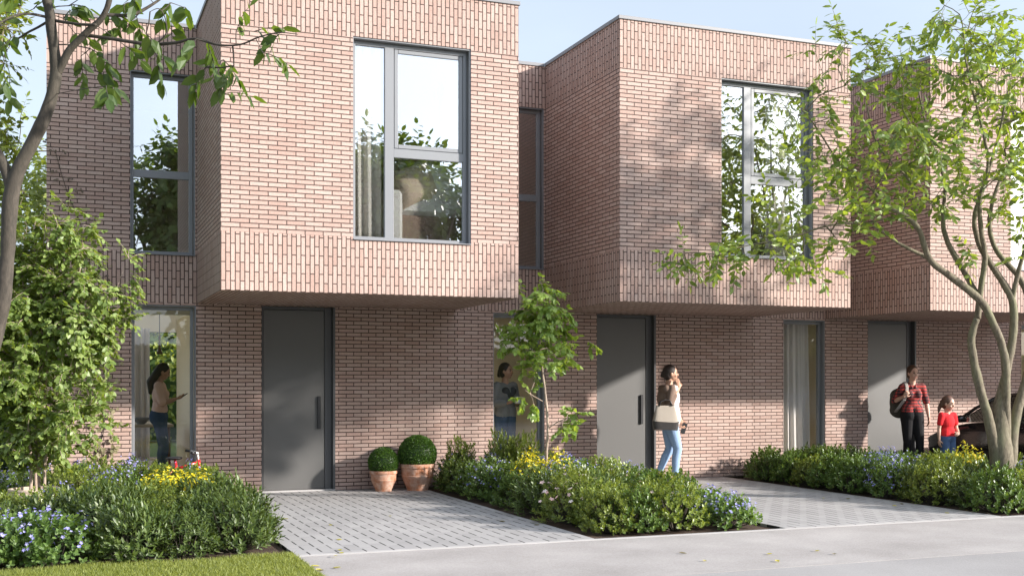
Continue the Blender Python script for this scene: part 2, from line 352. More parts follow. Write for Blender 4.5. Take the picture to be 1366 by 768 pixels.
# ------------------------------------------------------------------ world, sun, camera
SUN = V((3.0, -2.287, 1.30)).normalized()
EL = math.asin(SUN.z); ROT = math.atan2(SUN.x, SUN.y)
w = bpy.data.worlds.new('World'); scene.world = w; w.use_nodes = True; nt = w.node_tree
bg = nt.nodes['Background']; sky = nt.nodes.new('ShaderNodeTexSky'); sky.sky_type = 'NISHITA'; sky.sun_disc = False
sky.sun_elevation = EL; sky.sun_rotation = ROT; sky.air_density = 1.0; sky.dust_density = 1.6; sky.ozone_density = 1.0
# thin high cloud veil over the clear sky
tcw = nt.nodes.new('ShaderNodeTexCoord'); cw = nt.nodes.new('ShaderNodeTexNoise'); cw.inputs['Scale'].default_value = 2.2; cw.inputs['Detail'].default_value = 5
mpw = nt.nodes.new('ShaderNodeMapping'); mpw.inputs['Scale'].default_value = (1, 1, 3.5); nt.links.new(tcw.outputs['Generated'], mpw.inputs[0]); nt.links.new(mpw.outputs[0], cw.inputs['Vector'])
mrw = nt.nodes.new('ShaderNodeMapRange'); mrw.inputs[1].default_value = .35; mrw.inputs[2].default_value = .7; mrw.inputs[3].default_value = .5; mrw.inputs[4].default_value = .6; nt.links.new(cw.outputs['Fac'], mrw.inputs[0])
mxw = nt.nodes.new('ShaderNodeMix'); mxw.data_type = 'RGBA'; mxw.inputs[7].default_value = (6.6, 7.1, 7.7, 1)
# bright haze on the sun's side of the sky (forward scattering)
vn = nt.nodes.new('ShaderNodeVectorMath'); vn.operation = 'DOT_PRODUCT'; nt.links.new(tcw.outputs['Generated'], vn.inputs[0]); vn.inputs[1].default_value = SUN
pw = nt.nodes.new('ShaderNodeMath'); pw.operation = 'MAXIMUM'; pw.inputs[1].default_value = 0; nt.links.new(vn.outputs['Value'], pw.inputs[0])
p2 = nt.nodes.new('ShaderNodeMath'); p2.operation = 'POWER'; p2.inputs[1].default_value = 2.0; nt.links.new(pw.outputs[0], p2.inputs[0])
p3 = nt.nodes.new('ShaderNodeMath'); p3.operation = 'MULTIPLY_ADD'; p3.inputs[1].default_value = 2.6; p3.inputs[2].default_value = 1.0; nt.links.new(p2.outputs[0], p3.inputs[0])
vs_ = nt.nodes.new('ShaderNodeVectorMath'); vs_.operation = 'SCALE'; vs_.inputs[0].default_value = (6.9, 7.8, 9.1); nt.links.new(p3.outputs[0], vs_.inputs['Scale']); nt.links.new(vs_.outputs[0], mxw.inputs[7])
nt.links.new(mrw.outputs[0], mxw.inputs[0]); nt.links.new(sky.outputs[0], mxw.inputs[6]); nt.links.new(mxw.outputs[2], bg.inputs[0]); bg.inputs[1].default_value = .083
sl = bpy.data.lights.new('sun', 'SUN'); sl.energy = 5.0; sl.angle = R(2.4); sl.color = (1, .945, .88)
so = link(bpy.data.objects.new('sun', sl)); so.rotation_euler = SUN.to_track_quat('Z', 'Y').to_euler(); so.location = (20, -20, 12)
cd = bpy.data.cameras.new('camera'); cam = link(bpy.data.objects.new('camera', cd)); scene.camera = cam
cam.location = (0, 0, EYE); cam.rotation_euler = (R(90), 0, -TH); cd.sensor_width = 36; cd.lens = 36 * FPX / 1366
cd.shift_y = (HZ - 384) / 1366; cd.clip_end = 2000; cd.clip_start = .05
scene.view_settings.view_transform = 'Standard'; scene.view_settings.look = 'None'; scene.view_settings.exposure = .95; scene.view_settings.gamma = 1
scene.render.resolution_x = 1024; scene.render.resolution_y = 575
try:
    scene.cycles.transparent_max_bounces = 16; scene.cycles.max_bounces = 8
except Exception: pass

# ------------------------------------------------------------------ ground
def slab(name, x0, x1, y0, y1, z0, z1, mat, label=None):
    b = MB(); b.box(x0, x1, y0, y1, z0, z1); o = b.build(name, mat); o['kind'] = 'structure'; return o
gb = MB(); gb.face([(-600, -600, -.06), (600, -600, -.06), (600, 900, -.06), (-600, 900, -.06)])
g = gb.build('ground', MT['meadow']); g['kind'] = 'structure'
YD = 9.28
DR = [(X0 + PER * k + .2, X0 + PER * k + 2.88) for k in range(4)]
slab('road', -80, 120, -8, 7.36, -.05, -.008, MT['road'])
slab('pavement', DR[0][0], 60, 7.362, YD - .03, -.05, -.006, MT['path'])
slab('kerb_line', DR[0][0], 60, YD - .028, YD + .03, -.05, -.002, MT['kerb'])
lawn_b = MB(); lawn_b.box(-12, DR[0][0] - .012, 7.362, YD + .05, -.05, -.015); lawn_b.box(-12, -.95, YD + .05, 40, -.05, -.015)
lw = lawn_b.build('lawn', MT['lawn']); lw['kind'] = 'structure'
for k, (a, b_) in enumerate(DR):
    slab('driveway', a, b_, YD + .032, YW, -.05, 0, MT['paving'])
slab('soil_bed', -.95, DR[0][0] - .004, YD + .06, YW, -.05, -.026, MT['soil'])
for k in range(3): slab('soil_bed', DR[k][1] + .004, DR[k + 1][0] - .004, YD + .032, YW, -.05, -.026, MT['soil'])

# ------------------------------------------------------------------ houses
def brick_uv(o, flag_z=True):
    """writes the bond as UVs in metres; soldier bands (bricks on end) at floor and parapet"""
    me = o.data; uvl = me.uv_layers.new(name='UVMap')
    for p in me.polygons:
        n = p.normal; zc = p.center.z
        sold = flag_z and ((ZS - .01 < zc < 3.005) or zc > 5.21)
        for li in p.loop_indices:
            c = me.vertices[me.loops[li].vertex_index].co
            if abs(n.z) > .7: uv = (c.y, c.x)
            else:
                h = c.x if abs(n.y) > .7 else c.y + .02
                uv = (c.z - ZS + .1 * 0, h) if sold else (h, c.z)
            uvl.data[li].uv = uv
class Skin:
    def __init__(s): s.b = MB()
    def plane(s, axis, pos, a0, a1, z0, z1, holes=(), depth=.1, inward=1):
        """brick sheet on plane axis=pos; holes (a0,a1,z0,z1) get reveals of given depth"""
        xs = sorted({a0, a1} | {h[i] for h in holes for i in (0, 1)}); zs = {z0, z1} | {h[i] for h in holes for i in (2, 3)}
        for zc in (ZS, 3.005, 5.21):
            if z0 < zc < z1: zs.add(zc)
        zs = sorted(zs)
        def P(a, z, d=0): return (a, pos + d * inward, z) if axis == 'y' else (pos + d * inward, a, z)
        for i in range(len(xs) - 1):
            for j in range(len(zs) - 1):
                xc, zc = (xs[i] + xs[i + 1]) / 2, (zs[j] + zs[j + 1]) / 2
                if any(h[0] < xc < h[1] and h[2] < zc < h[3] for h in holes): continue
                s.b.face([P(xs[i], zs[j]), P(xs[i + 1], zs[j]), P(xs[i + 1], zs[j + 1]), P(xs[i], zs[j + 1])])
        for h in holes:
            for (a, b) in (((h[0], h[2]), (h[0], h[3])), ((h[1], h[2]), (h[1], h[3])), ((h[0], h[3]), (h[1], h[3])), ((h[0], h[2]), (h[1], h[2]))):
                s.b.face([P(*a), P(*b), P(b[0], b[1], depth), P(a[0], a[1], depth)])

def window(parent, x0, x1, z0, z1, y, transom=None, mullion=None, sash=False, outer=.045, lining=True, label=None, glass='glass'):
    """window in a wall facing -y whose face lies at y; > lining, frame, sash, pane, sill"""
    w = empty('window'); w.parent = parent
    if label: w['label'] = label
    if lining:
        b = MB(); t = .016; f = y + .012; d = y + .10
        b.box(x1 - t, x1, f, d, z0 + t, z1 - t); b.box(x0, x0 + t * .6, f, d, z0 + t, z1 - t); b.box(x0, x1, f, d, z1 - t, z1)
        b.build('lining', MT['frame'], w)
        b = MB(); b.box(x0 + .002, x1 - .002, y - .022, d, z0 + .002, z0 + t * .9, b=.003); b.build('sill', MT['coping'], w)
    b = MB(); f0, f1 = y + .085, y + .15
    b.box(x0 + .014, x0 + .014 + outer * .7, f0, f1, z0, z1, b=.003); b.box(x1 - .022 - outer, x1 - .022, f0, f1, z0, z1, b=.003)
    b.box(x0 + .02, x1 - .02, f0 + .002, f1 - .002, z1 - .02 - outer, z1 - .02, b=.003); b.box(x0 + .02, x1 - .02, f0 + .002, f1 - .002, z0 + .02, z0 + .02 + outer * .8, b=.003)
    xm = x0
    if mullion: b.box(mullion[0], mullion[1], f0 + .004, f1 - .004, z0 + .02, z1 - .02, b=.003); xm = mullion[1]
    if transom: b.box((xm if mullion else x0 + .02), x1 - .03, f0 + .006, f1 - .006, transom[0], transom[1], b=.003)
    b.build('frame', MT['frame'], w)
    if sash:
        b = MB(); q = .045; a0, a1, c0, c1 = xm + .008, x1 - .022 - outer - .002, transom[1] + .006, z1 - .022 - outer
        for bx in ((a0, a0 + q, c0, c1), (a1 - q, a1, c0, c1), (a0 + q, a1 - q, c0, c0 + q), (a0 + q, a1 - q, c1 - q, c1)):
            b.box(bx[0], bx[1], f0 + .012, f1 - .01, bx[2], bx[3], b=.004)
        b.build('sash', MT['frame'], w)
    gl = []
    xs = [(x0 + .02, x1 - .03)] if not mullion else [(x0 + .02, mullion[0]), (mullion[1], x1 - .03)]
    for i, (a, c) in enumerate(xs):
        if transom and (not mullion or i == 1): gl += [(a, c, z0 + .03, transom[0]), (a, c, transom[1], z1 - .03)]
        else: gl.append((a, c, z0 + .03, z1 - .03))
    for a, c, d, e in gl:
        b = MB(); b.box(a, c, y + .112, y + .12, d, e); b.m = [0 if i == 2 else 1 for i in range(6)]; b.build('pane', [MT[glass], MT['clear']], w)
    return w

def house(k, last=False):
    ox = X0 + PER * k; root = empty('row_house', (ox, YW, 0))
    xl = -1.736 if k == 0 else BW - PER; xr = BW; BD = YF - YW; DP = 7.0; zt = 5.80
    win_u = (-.79, -.02) if True else None
    gw = (-.775, -.01); dr = (.797, 1.745)
    s = Skin()
    s.plane('y', 0, xl, xr, 0, ZS, [(gw[0], gw[1], .0, 2.355), (dr[0], dr[1], 0, ZS - .004)], .12)
    s.plane('y', 0, xl, 0, ZS, zt, [(win_u[0], win_u[1], 2.965, 5.215)], .12)
    if k == 0: s.plane('x', xl, 0, DP, 0, zt, [(2.2, 5.6, .9, 2.3)], .2)  # gable opening is out of view, added to let sky light indoors
    if last: s.plane('x', xr, 0, DP, 0, zt)
    o = s.b.build('wall', MT['brick'], root, weld=False); o.data.validate(); brick_uv(o); s = Skin()
    s.plane('y', DP, xl, xr, 0, zt, [(max(-1.15, xl + .2), 3.1, .05, 2.3), (.5, 2.7, 3.2, 5.0)], .3, -1)  # ground-floor rear opening widened to bring more daylight into the rooms
    o = s.b.build('rear_wall', MT['brick'], root, weld=False); o.data.validate(); brick_uv(o)
    s = Skin(); wx = (1.428, 2.81)
    s.plane('y', BD, 0, BW, ZS, zt, [(wx[0], wx[1], 2.972, 5.224)], .1)
    s.plane('x', 0, BD, 0, ZS, zt); s.plane('x', BW, BD, 0, ZS, zt)
    s.b.face([(0, BD, ZS), (0, 0, ZS), (BW, 0, ZS), (BW, BD, ZS)])
    o = s.b.build('upper_bay', MT['brick'], root); brick_uv(o)
    # coping: thin metal edge round the flat roof, roof deck inside it
    c = MB(); z0, z1, q = zt - .004, zt + .04, .018
    c.box(-q, BW + q, BD - q, BD + .2, z0, z1, b=.003)
    c.box(-q, .2, BD + .2, -q, z0, z1); c.box(BW - .2, BW + q, BD + .2, -q, z0, z1)
    c.box(xl - (q if k == 0 else 0), -q - .001, -q, .2, z0, z1)
    if last: c.box(xr + q + .001, xr + q + .002, -q, .2, z0, z1)
    c.build('coping', MT['coping'], root)
    c = MB(); c.box(xl, xr, -.02 + .22, 3.5, zt - .05, zt + .02); c.box(xl, xr, 6.7, DP, zt - .05, zt + .02); c.box(xl, xl + .4, 3.5, 6.7, zt - .05, zt + .02); c.box(xr - .4, xr, 3.5, 6.7, zt - .05, zt + .02); c.box(.2, BW - .2, BD + .2, .2, zt - .05, zt + .02); c.build('roof', MT['coping'], root)
    rl = MB(); rl.box(xl + .4, xr - .4, 3.5, 6.7, zt - .01, zt - .002); rl.build('added_rooflight', MT['glassg'], root)  # unseen roof glazing over a rear void, added to daylight the rooms
    # openings
    window(root, win_u[0], win_u[1], 2.965, 5.215, 0, transom=(3.925, 4.02))
    window(root, gw[0], gw[1], 0.0, 2.355, 0, outer=.04, glass='glassg')
    window(root, wx[0], wx[1], 2.972, 5.224, BD, transom=(3.935, 4.035), mullion=(wx[0] + .385, wx[0] + .49), sash=True)
    d = empty('door'); d.parent = root
    b = MB(); b.box(dr[0] + .03, dr[1] - .13, .075, .12, .02, ZS - .05, b=.004); b.build('door_leaf', MT['door'], d)
    b = MB(); b.box(dr[0], dr[0] + .026, .07, .13, 0, ZS - .01); b.box(dr[1] - .126, dr[1] - .03, .068, .13, 0, ZS - .01, b=.004); b.box(dr[1] - .028, dr[1], -.004, .13, 0, ZS - .008)
    b.box(dr[0] + .027, dr[1] - .127, .07, .13, ZS - .045, ZS - .01); b.build('door_frame', MT['doorframe'], d)
    b = MB(); b.box(dr[0], dr[1], -.02, .13, -.01, .016, b=.003); b.build('threshold', MT['kerb'], d)
    hx = dr[1] - .2; b = MB(); b.box(hx - .02, hx + .02, .045, .0745, .8, 1.22, b=.004)
    b.build('door_handle', MT['black'], d)
    # interior shell: plaster linings, floors, partition
    b = MB(); px = .3
    pe = DP - 1.0 if k == 0 else 3.6; b.box(px, px + .1, .25, pe, 0, ZS + .1)
    ([b.box(xl + .15, xl + .17, a_, c_, e_, f_) for a_, c_, e_, f_ in ((.3, 2.2, 0, 5.5), (5.6, DP - .3, 0, 5.5), (2.2, 5.6, 0, .9), (2.2, 5.6, 2.3, 5.5))] if k == 0 else b.box(xl + .15, xl + .17, .3, DP - .3, 0, 5.5)); b.box(xr - .17, xr - .15, .3, DP - .3, 0, 5.5)
    # inner face of the front wall, left and right of the openings
    for (a, c_) in ((xl + .1, gw[0]), (gw[1], dr[0]), (dr[1], xr - .1)): b.box(a, c_, .16, .24, 0, ZS + .2)
    b.box(gw[0], gw[1], .16, .24, 2.36, 2.7); b.box(dr[0], dr[1], .135, .24, 0, 2.6)
    b.box(xl + .1, win_u[0], .16, .24, 2.7, 5.6); b.box(win_u[0], win_u[1], .16, .24, 2.6, 2.96); b.box(win_u[0], win_u[1], .16, .24, 5.22, 5.6)
    b.box(.06, .1, BD + .2, .2, ZS + .12, 5.6); b.box(BW - .1, BW - .06, BD + .2, .2, ZS + .12, 5.6)
    for (a, c_, e, f) in ((.06, wx[0], 2.5, 5.6), (wx[1], BW - .06, 2.5, 5.6), (wx[0], wx[1], 2.5, 2.965), (wx[0], wx[1], 5.23, 5.6)): b.box(a, c_, BD + .16, BD + .2, e, f)
    b.box(xl + .18, BW - .18, 3.4, 3.45, 2.5, 5.6)
    ra, rb = max(-1.15, xl + .2), 3.1
    for (a, c_, e, f) in ((xl + .15, ra, 0, 5.6), (rb, xr - .15, 0, 5.6), (ra, rb, 2.3, 3.2), (ra, .5, 3.2, 5.0), (2.7, rb, 3.2, 5.0), (ra, rb, 5.0, 5.6), (ra, rb, 0, .05)): b.box(a, c_, DP - .34, DP - .31, e, f)
    b.build('interior_wall', MT['plaster'], root)
    b = MB(); b.box(xl + .02, xr - .02, .13, DP - .05, -.04, .01); b.box(xl + .02, xr - .02, .02, 3.4, ZS + .08, ZS + .2); b.box(.02, BW - .02, BD + .02, .0, ZS + .05, ZS + .2)
    b.build('floor', MT['floor'], root)
    b = MB(); b.box(xl + .02, xr - .02, .25, 3.4, ZS + .04, ZS + .07); b.build('ceiling', MT['ceiling'], root)
    b = MB(); b.box(xl + .02, xr - .02, .25, 3.4, 5.5, 5.55); b.box(.02, BW - .02, BD + .2, .25, 5.5, 5.55)
    b.build('bedroom_ceiling', MT['ceiling'], root)
    if k in (1, 2):
        pass
    return root
HL = ['brick row house at the left end, its ground window showing a woman with a phone',
      'brick row house behind the slim young tree, handbag woman at its door',
      'brick row house behind the multi-stemmed tree, backpack woman at its door',
      'brick row house at the right edge, mostly hidden behind the multi-stemmed tree']
for k in range(4):
    h = house(k, k == 3); tag(h, HL[k], 'house', 'row of brick houses')

# ------------------------------------------------------------------ curtains, bed, room things
def curtain(name, x0, x1, y, z0, z1, mat, label, folds=5, amp=.035, gather=0.0, group=None, seed=0):
    r = random.Random(seed); nx, nz = folds * 12, 24; b = MB(); vs = []
    ph = [r.uniform(-.6, .6) for _ in range(folds + 2)]
    for j in range(nz + 1):
        t = j / nz; z = z0 + (z1 - z0) * t
        for i in range(nx + 1):
            s = i / nx; a = s * folds * 2 * math.pi + ph[int(s * folds)] * .0 + .5 * math.sin(3 * s + 2.2 * (1 - t))
            flare = 1 + gather * (1 - t)
            vs.append(((x0 + (x1 - x0) * s * flare), y + amp * (1 - .35 * t) * math.sin(a) + .012 * math.sin(2.3 * a + 1), z + (.012 * math.sin(a) if j == 0 else 0)))
    fs = [(j * (nx + 1) + i, j * (nx + 1) + i + 1, (j + 1) * (nx + 1) + i + 1, (j + 1) * (nx + 1) + i) for j in range(nz) for i in range(nx)]
    b.raw(vs, fs); o = b.build(name, mat, smooth=True); tag(o, label, 'curtain', group)
    sm = o.modifiers.new('thickness', 'SOLIDIFY'); sm.thickness = .004
    return o
hx = lambda k, x: X0 + PER * k + x
curtain('curtain', hx(0, 1.45), hx(0, 1.8), YF + .21, 3.0, 5.35, MT['curtain'], 'pale curtain behind the narrow left pane of the big bedroom window above the first door', 3, .045, seed=1)
curtain('curtain', hx(1, 2.25), hx(1, 2.8), YF + .23, 2.98, 5.35, MT['curtain'], 'pale curtain in the bedroom window half hidden by the leafy tree', 4, .04, seed=2)
curtain('curtain', hx(1, -.76), hx(1, -.4), YW + .3, 2.96, 5.35, MT['curtain'], 'pale curtain in the slim upper window between the two brick bays', 3, .04, seed=3)
curtain('curtain', hx(2, -.62), hx(2, -.14), YW + .26, .04, 2.4, MT['curtain2'], 'grey curtain in the ground window right of the handbag woman', 4, .04, .05, seed=4)
curtain('curtain', hx(2, 1.45), hx(2, 1.9), YF + .23, 2.98, 5.35, MT['curtain'], 'pale curtain in the bay window cut by the right picture edge', 4, .04, seed=6)
curtain('curtain', hx(0, -.75), hx(0, -.12), YW + 6.4, .04, 2.35, MT['curtain2'], 'grey curtain at the garden window behind the woman with long hair', 6, .05, seed=5)

def cushion(b, c, w, h, t, M):
    n = 12; vs = []; c = V(c)
    for sgn in (1, -1):
        for i in range(n + 1):
            for j in range(n + 1):
                x, y = 2 * i / n - 1, 2 * j / n - 1
                f = (max(0, (1 - x ** 4)) * max(0, (1 - y ** 4))) ** .5
                k = 1 - .10 * (x * x * y * y) * 1.0 - .05 * (1 - f)
                vs.append(c + M @ V((x * w / 2 * (1 - .06 * (1 - y * y)), y * h / 2 * (1 - .06 * (1 - x * x)), sgn * t / 2 * f)))
    m = (n + 1) ** 2; fs = []
    for i in range(n):
        for j in range(n):
            a = i * (n + 1) + j; fs.append((a, a + n + 1, a + n + 2, a + 1)); a += m; fs.append((a, a + 1, a + n + 2, a + n + 1))
    b.raw(vs, fs)
bed = empty('bed', (hx(0, 2.55), YF + 1.0, 2.58)); tag(bed, 'bed with fabric base and white bedding behind the first bedroom window', 'bed')
b = MB(); b.box(-.62, .72, -.62, 1.1, .25, .76, b=.03); b.build('base', MT['bedfab'], bed)
b = MB(); b.box(-.6, .68, -.6, 1.05, .765, 1.0, b=.05); b.build('mattress', MT['linen'], bed, smooth=False)
b = MB(); b.box(-.68, -.45, -.66, -.3, .35, 1.04, b=.04); b.build('blanket', MT['linen'], bed)
b = MB(); b.box(.58, .7, -.64, 1.1, .77, 1.45, b=.04); b.build('headboard', MT['bedhead'], bed)
for lb, ml, c, rot, mt in (('brown cushion leaning on the bed behind the first bedroom window', 0, (-.26, -.5, 1.13), (R(72), R(20), 0), 'cushion'), ('grey cushion beside the brown one on the bed', 1, (.12, -.46, 1.15), (R(75), R(-8), R(8)), 'linen')):
    b = MB(); M = Matrix.Rotation(rot[2], 3, 'Z') @ Matrix.Rotation(rot[0], 3, 'X') @ Matrix.Rotation(rot[1], 3, 'Z'); cushion(b, (0, 0, 0), .56, .5, .24, M)
    o = b.build('cushion', MT[mt], smooth=True, loc=V((hx(0, 2.55), YF + 1.0, 2.58)) + V(c)); tag(o, lb, 'cushion')
# dining table, pendant, plant pots inside the left house
tb = empty('dining_table', (hx(0, -.55), YW + 3.9, .012)); tag(tb, 'wooden dining table behind the woman with the phone', 'table')
b = MB(); b.box(-.55, .55, -.75, .75, .72, .76, b=.006); b.build('table_top', MT['floor'], tb)
for sx in (-1, 1):
    for sy in (-1, 1):
        b = MB(); b.tube([(sx * .5, sy * .68, 0), (sx * .48, sy * .65, .72)], [.018, .028]); b.build('leg', MT['wood'], tb)
b = MB(); b.lathe([(0, 0), (.05, 0), (.06, .01), (.12, .07), (.135, .1), (.125, .1), (.1, .06), (0, .03)], 24); o = b.build('bowl', MT['greyknit'], smooth=True, loc=(hx(0, -.45), YW + 3.4, .772)); tag(o, 'dark bowl on the dining table indoors', 'bowl')
pn = empty('pendant_lamp', (hx(0, -.2), YW + 3.2, 2.42)); tag(pn, 'unlit wooden pendant lamp hanging above the woman with long hair', 'lamp')
b = MB(); b.tube([(0, 0, 0), (0, 0, -.5)], .006, 6); b.build('cord', MT['black'], pn)
b = MB(); b.lathe([(.006, -.30), (.012, -.32), (.016, -.5), (.03, -.54), (.05, -.6), (.046, -.6), (.02, -.54), (0, -.52)], 20); b.build('lamp_shade', MT['wood'], pn, smooth=True)

# ------------------------------------------------------------------ foliage toolkit
class Leaves:
    def __init__(s): s.v = []; s.f = []
    def add(s, p, d, n, L, W, curl=.12, fold=.18):
        d = d.normalized(); sd = d.cross(n)
        if sd.length < 1e-4: sd = d.orthogonal()
        sd.normalize(); n = sd.cross(d)
        b = len(s.v); h = W / 2
        a = s.v.append
        a(p); a(p + d * (L * .5) + n * (-fold * h)); a(p + d * L - n * (curl * L))
        a(p + d * (L * .28) + sd * (h * .86)); a(p + d * (L * .68) + sd * (h * .8) - n * (curl * L * .4))
        a(p + d * (L * .28) - sd * (h * .86)); a(p + d * (L * .68) - sd * (h * .8) - n * (curl * L * .4))
        s.f += [(b, b + 1, b + 2, b + 4, b + 3), (b, b + 5, b + 6, b + 2, b + 1)]
    def petal(s, p, n, r, k=5):
        """small five-petalled flower"""
        a = n.orthogonal().normalized(); c = n.cross(a); b = len(s.v)
        s.v.append(p)
        for i in range(k * 2):
            q = math.pi * i / k; rr = r if i % 2 == 0 else r * .55
            s.v.append(p + (a * math.cos(q) + c * math.sin(q)) * rr + n * (r * .25))
        s.f += [(b, b + 1 + i, b + 1 + (i + 1) % (2 * k)) for i in range(2 * k)]
    def build(s, name, mat, parent=None):
        b = MB(); b.v = [tuple(x) for x in s.v]; b.f = s.f; b.m = [0] * len(s.f); return b.build(name, mat, parent)
def rvec(r): 
    while True:
        v = V((r.uniform(-1, 1), r.uniform(-1, 1), r.uniform(-1, 1)))
        if .05 < v.length < 1: return v.normalized()
def spray(L, W_, p, d, r, n, ll, wl, length, droop=.25, jit=.5, ov=None):
    """twig with alternate leaves; returns twig points"""
    pts = [p.copy()]; q = p.copy(); dd = d.normalized()
    for i in range(4):
        dd = (dd + V((0, 0, -droop * .25)) + rvec(r) * .12).normalized(); q = q + dd * (length / 4); pts.append(q.copy())
    for i in range(n):
        t = (i + .6) / n * 4; k = min(3, int(t)); pp = pts[k].lerp(pts[k + 1], t - k)
        ax = (pts[k + 1] - pts[k]).normalized(); side = ax.cross(V((0, 0, 1)))
        if side.length < .1: side = rvec(r)
        side.normalize(); sg = 1 if i % 2 else -1
        dv = (ax * .7 + side * sg * .9 + rvec(r) * jit + V((0, 0, -droop))).normalized()
        nn = ((V((0, 0, 1)) if ov is None else V((0, 0, .7)) + ov * 1.1) + rvec(r) * .7).normalized(); sc = r.uniform(.65, 1.15)
        L.add(pp, dv, nn, ll * sc, wl * sc, r.uniform(.05, .3))
    L.add(pts[-1], dd, (V((0, 0, 1)) + rvec(r) * .5).normalized(), ll, wl)
    W_.tube(pts, [.0035, .003, .0025, .002, .001], 4, False)
def catmull(pts, rad, sub=5):
    P = [V(p) for p in pts]; out = []; ro = []
    for i in range(len(P) - 1):
        p0, p1, p2, p3 = P[max(i - 1, 0)], P[i], P[i + 1], P[min(i + 2, len(P) - 1)]
        for k in range(sub):
            t = k / sub
            out.append(.5 * ((2 * p1) + (-p0 + p2) * t + (2 * p0 - 5 * p1 + 4 * p2 - p3) * t * t + (-p0 + 3 * p1 - 3 * p2 + p3) * t ** 3)); ro.append(rad[i] * (1 - t) + rad[i + 1] * t)
    out.append(P[-1]); ro.append(rad[-1]); return out, ro
def grow(name, base, stems, attract, leafp, barkm, leafm, seed=1, r0=.0035, up=.25, nleaf=9, out_from=None, wob=.006):
    """stems: list of (points, radii); attract: leaf-cluster centres; branches grow from the nearest wood to each cluster"""
    r = random.Random(seed); root = empty(name, base); B = V(base)
    T = MB(); Wd = MB(); L = Leaves(); nodes = []; parent = []; cnt = []
    for pts, rad in stems:
        sp, sr = catmull([V(p) - B for p in pts], rad, 6)
        sp = [p + V((noise.noise(p * 9), noise.noise(p * 9 + V((7, 7, 7))), 0)) * wob for p in sp]
        sr = [q * (1 + .12 * noise.noise(sp[i] * 14)) for i, q in enumerate(sp and sr)]
        T.tube(sp, sr, 12)
        for i, p in enumerate(sp):
            if i >= len(sp) * leafp.get('from', .35): nodes.append(p); parent.append(-1); cnt.append(0)
    at_ = [V(a) - B for a in attract]
    at_.sort(key=lambda a: min((a - n).length for n in nodes[::3]))
    ends = []; cen = sum(at_, V((0, 0, 0))) / len(at_)
    for a in at_:
        bi = min(range(len(nodes)), key=lambda i: (nodes[i] - a).length + max(0, nodes[i].z - a.z) * .8)
        s = nodes[bi]; d = (a - s); n = max(2, int(d.length / .1)); prev = bi
        mid = s.lerp(a, .5) + V((0, 0, 1)) * d.length * up * r.uniform(-.3, 1) * .5 + rvec(r) * d.length * .1
        for i in range(1, n + 1):
            t = i / n; q = s * (1 - t) ** 2 + mid * 2 * t * (1 - t) + a * t * t
            nodes.append(q); parent.append(prev); cnt.append(0); prev = len(nodes) - 1
        ends.append((prev, d.normalized() if d.length > .01 else rvec(r)))
    for e, _ in ends:
        i = e
        while i != -1 and i < len(nodes):
            cnt[i] += 1; i = parent[i]
    kids = {}
    for i, p in enumerate(parent):
        if p != -1: kids.setdefault(p, []).append(i)
    for i, p in enumerate(parent):          # tube chains
        if p == -1: continue
        if parent[p] != -1 and kids[p][0] == i: continue
        ch = [p, i]
        while ch[-1] in kids: ch.append(kids[ch[-1]][0])
        rr = [min(.03, r0 * cnt[c] ** .5) for c in ch]; rr[0] = rr[1]
        Wd.tube([nodes[c] for c in ch], rr, 6, False)
    for e, d in ends:
        p = nodes[e]
        ov = (p - cen); ov = ov.normalized() if ov.length > .05 else None
        for q in range(leafp.get('sprays', 2)):
            dd = (d * .6 + rvec(r) * .9 + V((0, 0, leafp.get('lift', .0)))).normalized()
            spray(L, Wd, p, dd, r, nleaf, leafp['l'], leafp['w'], leafp.get('len', .28), leafp.get('droop', .3), ov=ov)
    T.build('trunk', MT[barkm], root, smooth=True); Wd.build('branches', MT[barkm], root, smooth=True); L.build('crown', MT[leafm], root)
    return root
def blob(r, c, rad, n):
    out = []
    for _ in range(n):
        while True:
            q = V((r.uniform(-1, 1), r.uniform(-1, 1), r.uniform(-1, 1)))
            if q.length < 1: break
        out.append(V(c) + V((q.x * rad[0], q.y * rad[1], q.z * rad[2])))
    return out
def pxblob(r, u, v, ru, rv, n, z, dz):
    out = []
    for _ in range(n):
        while True:
            a, b = r.uniform(-1, 1), r.uniform(-1, 1)
            if a * a + b * b < 1: break
        out.append(at(u + a * ru, v + b * rv, z + r.uniform(-dz, dz)))
    return out

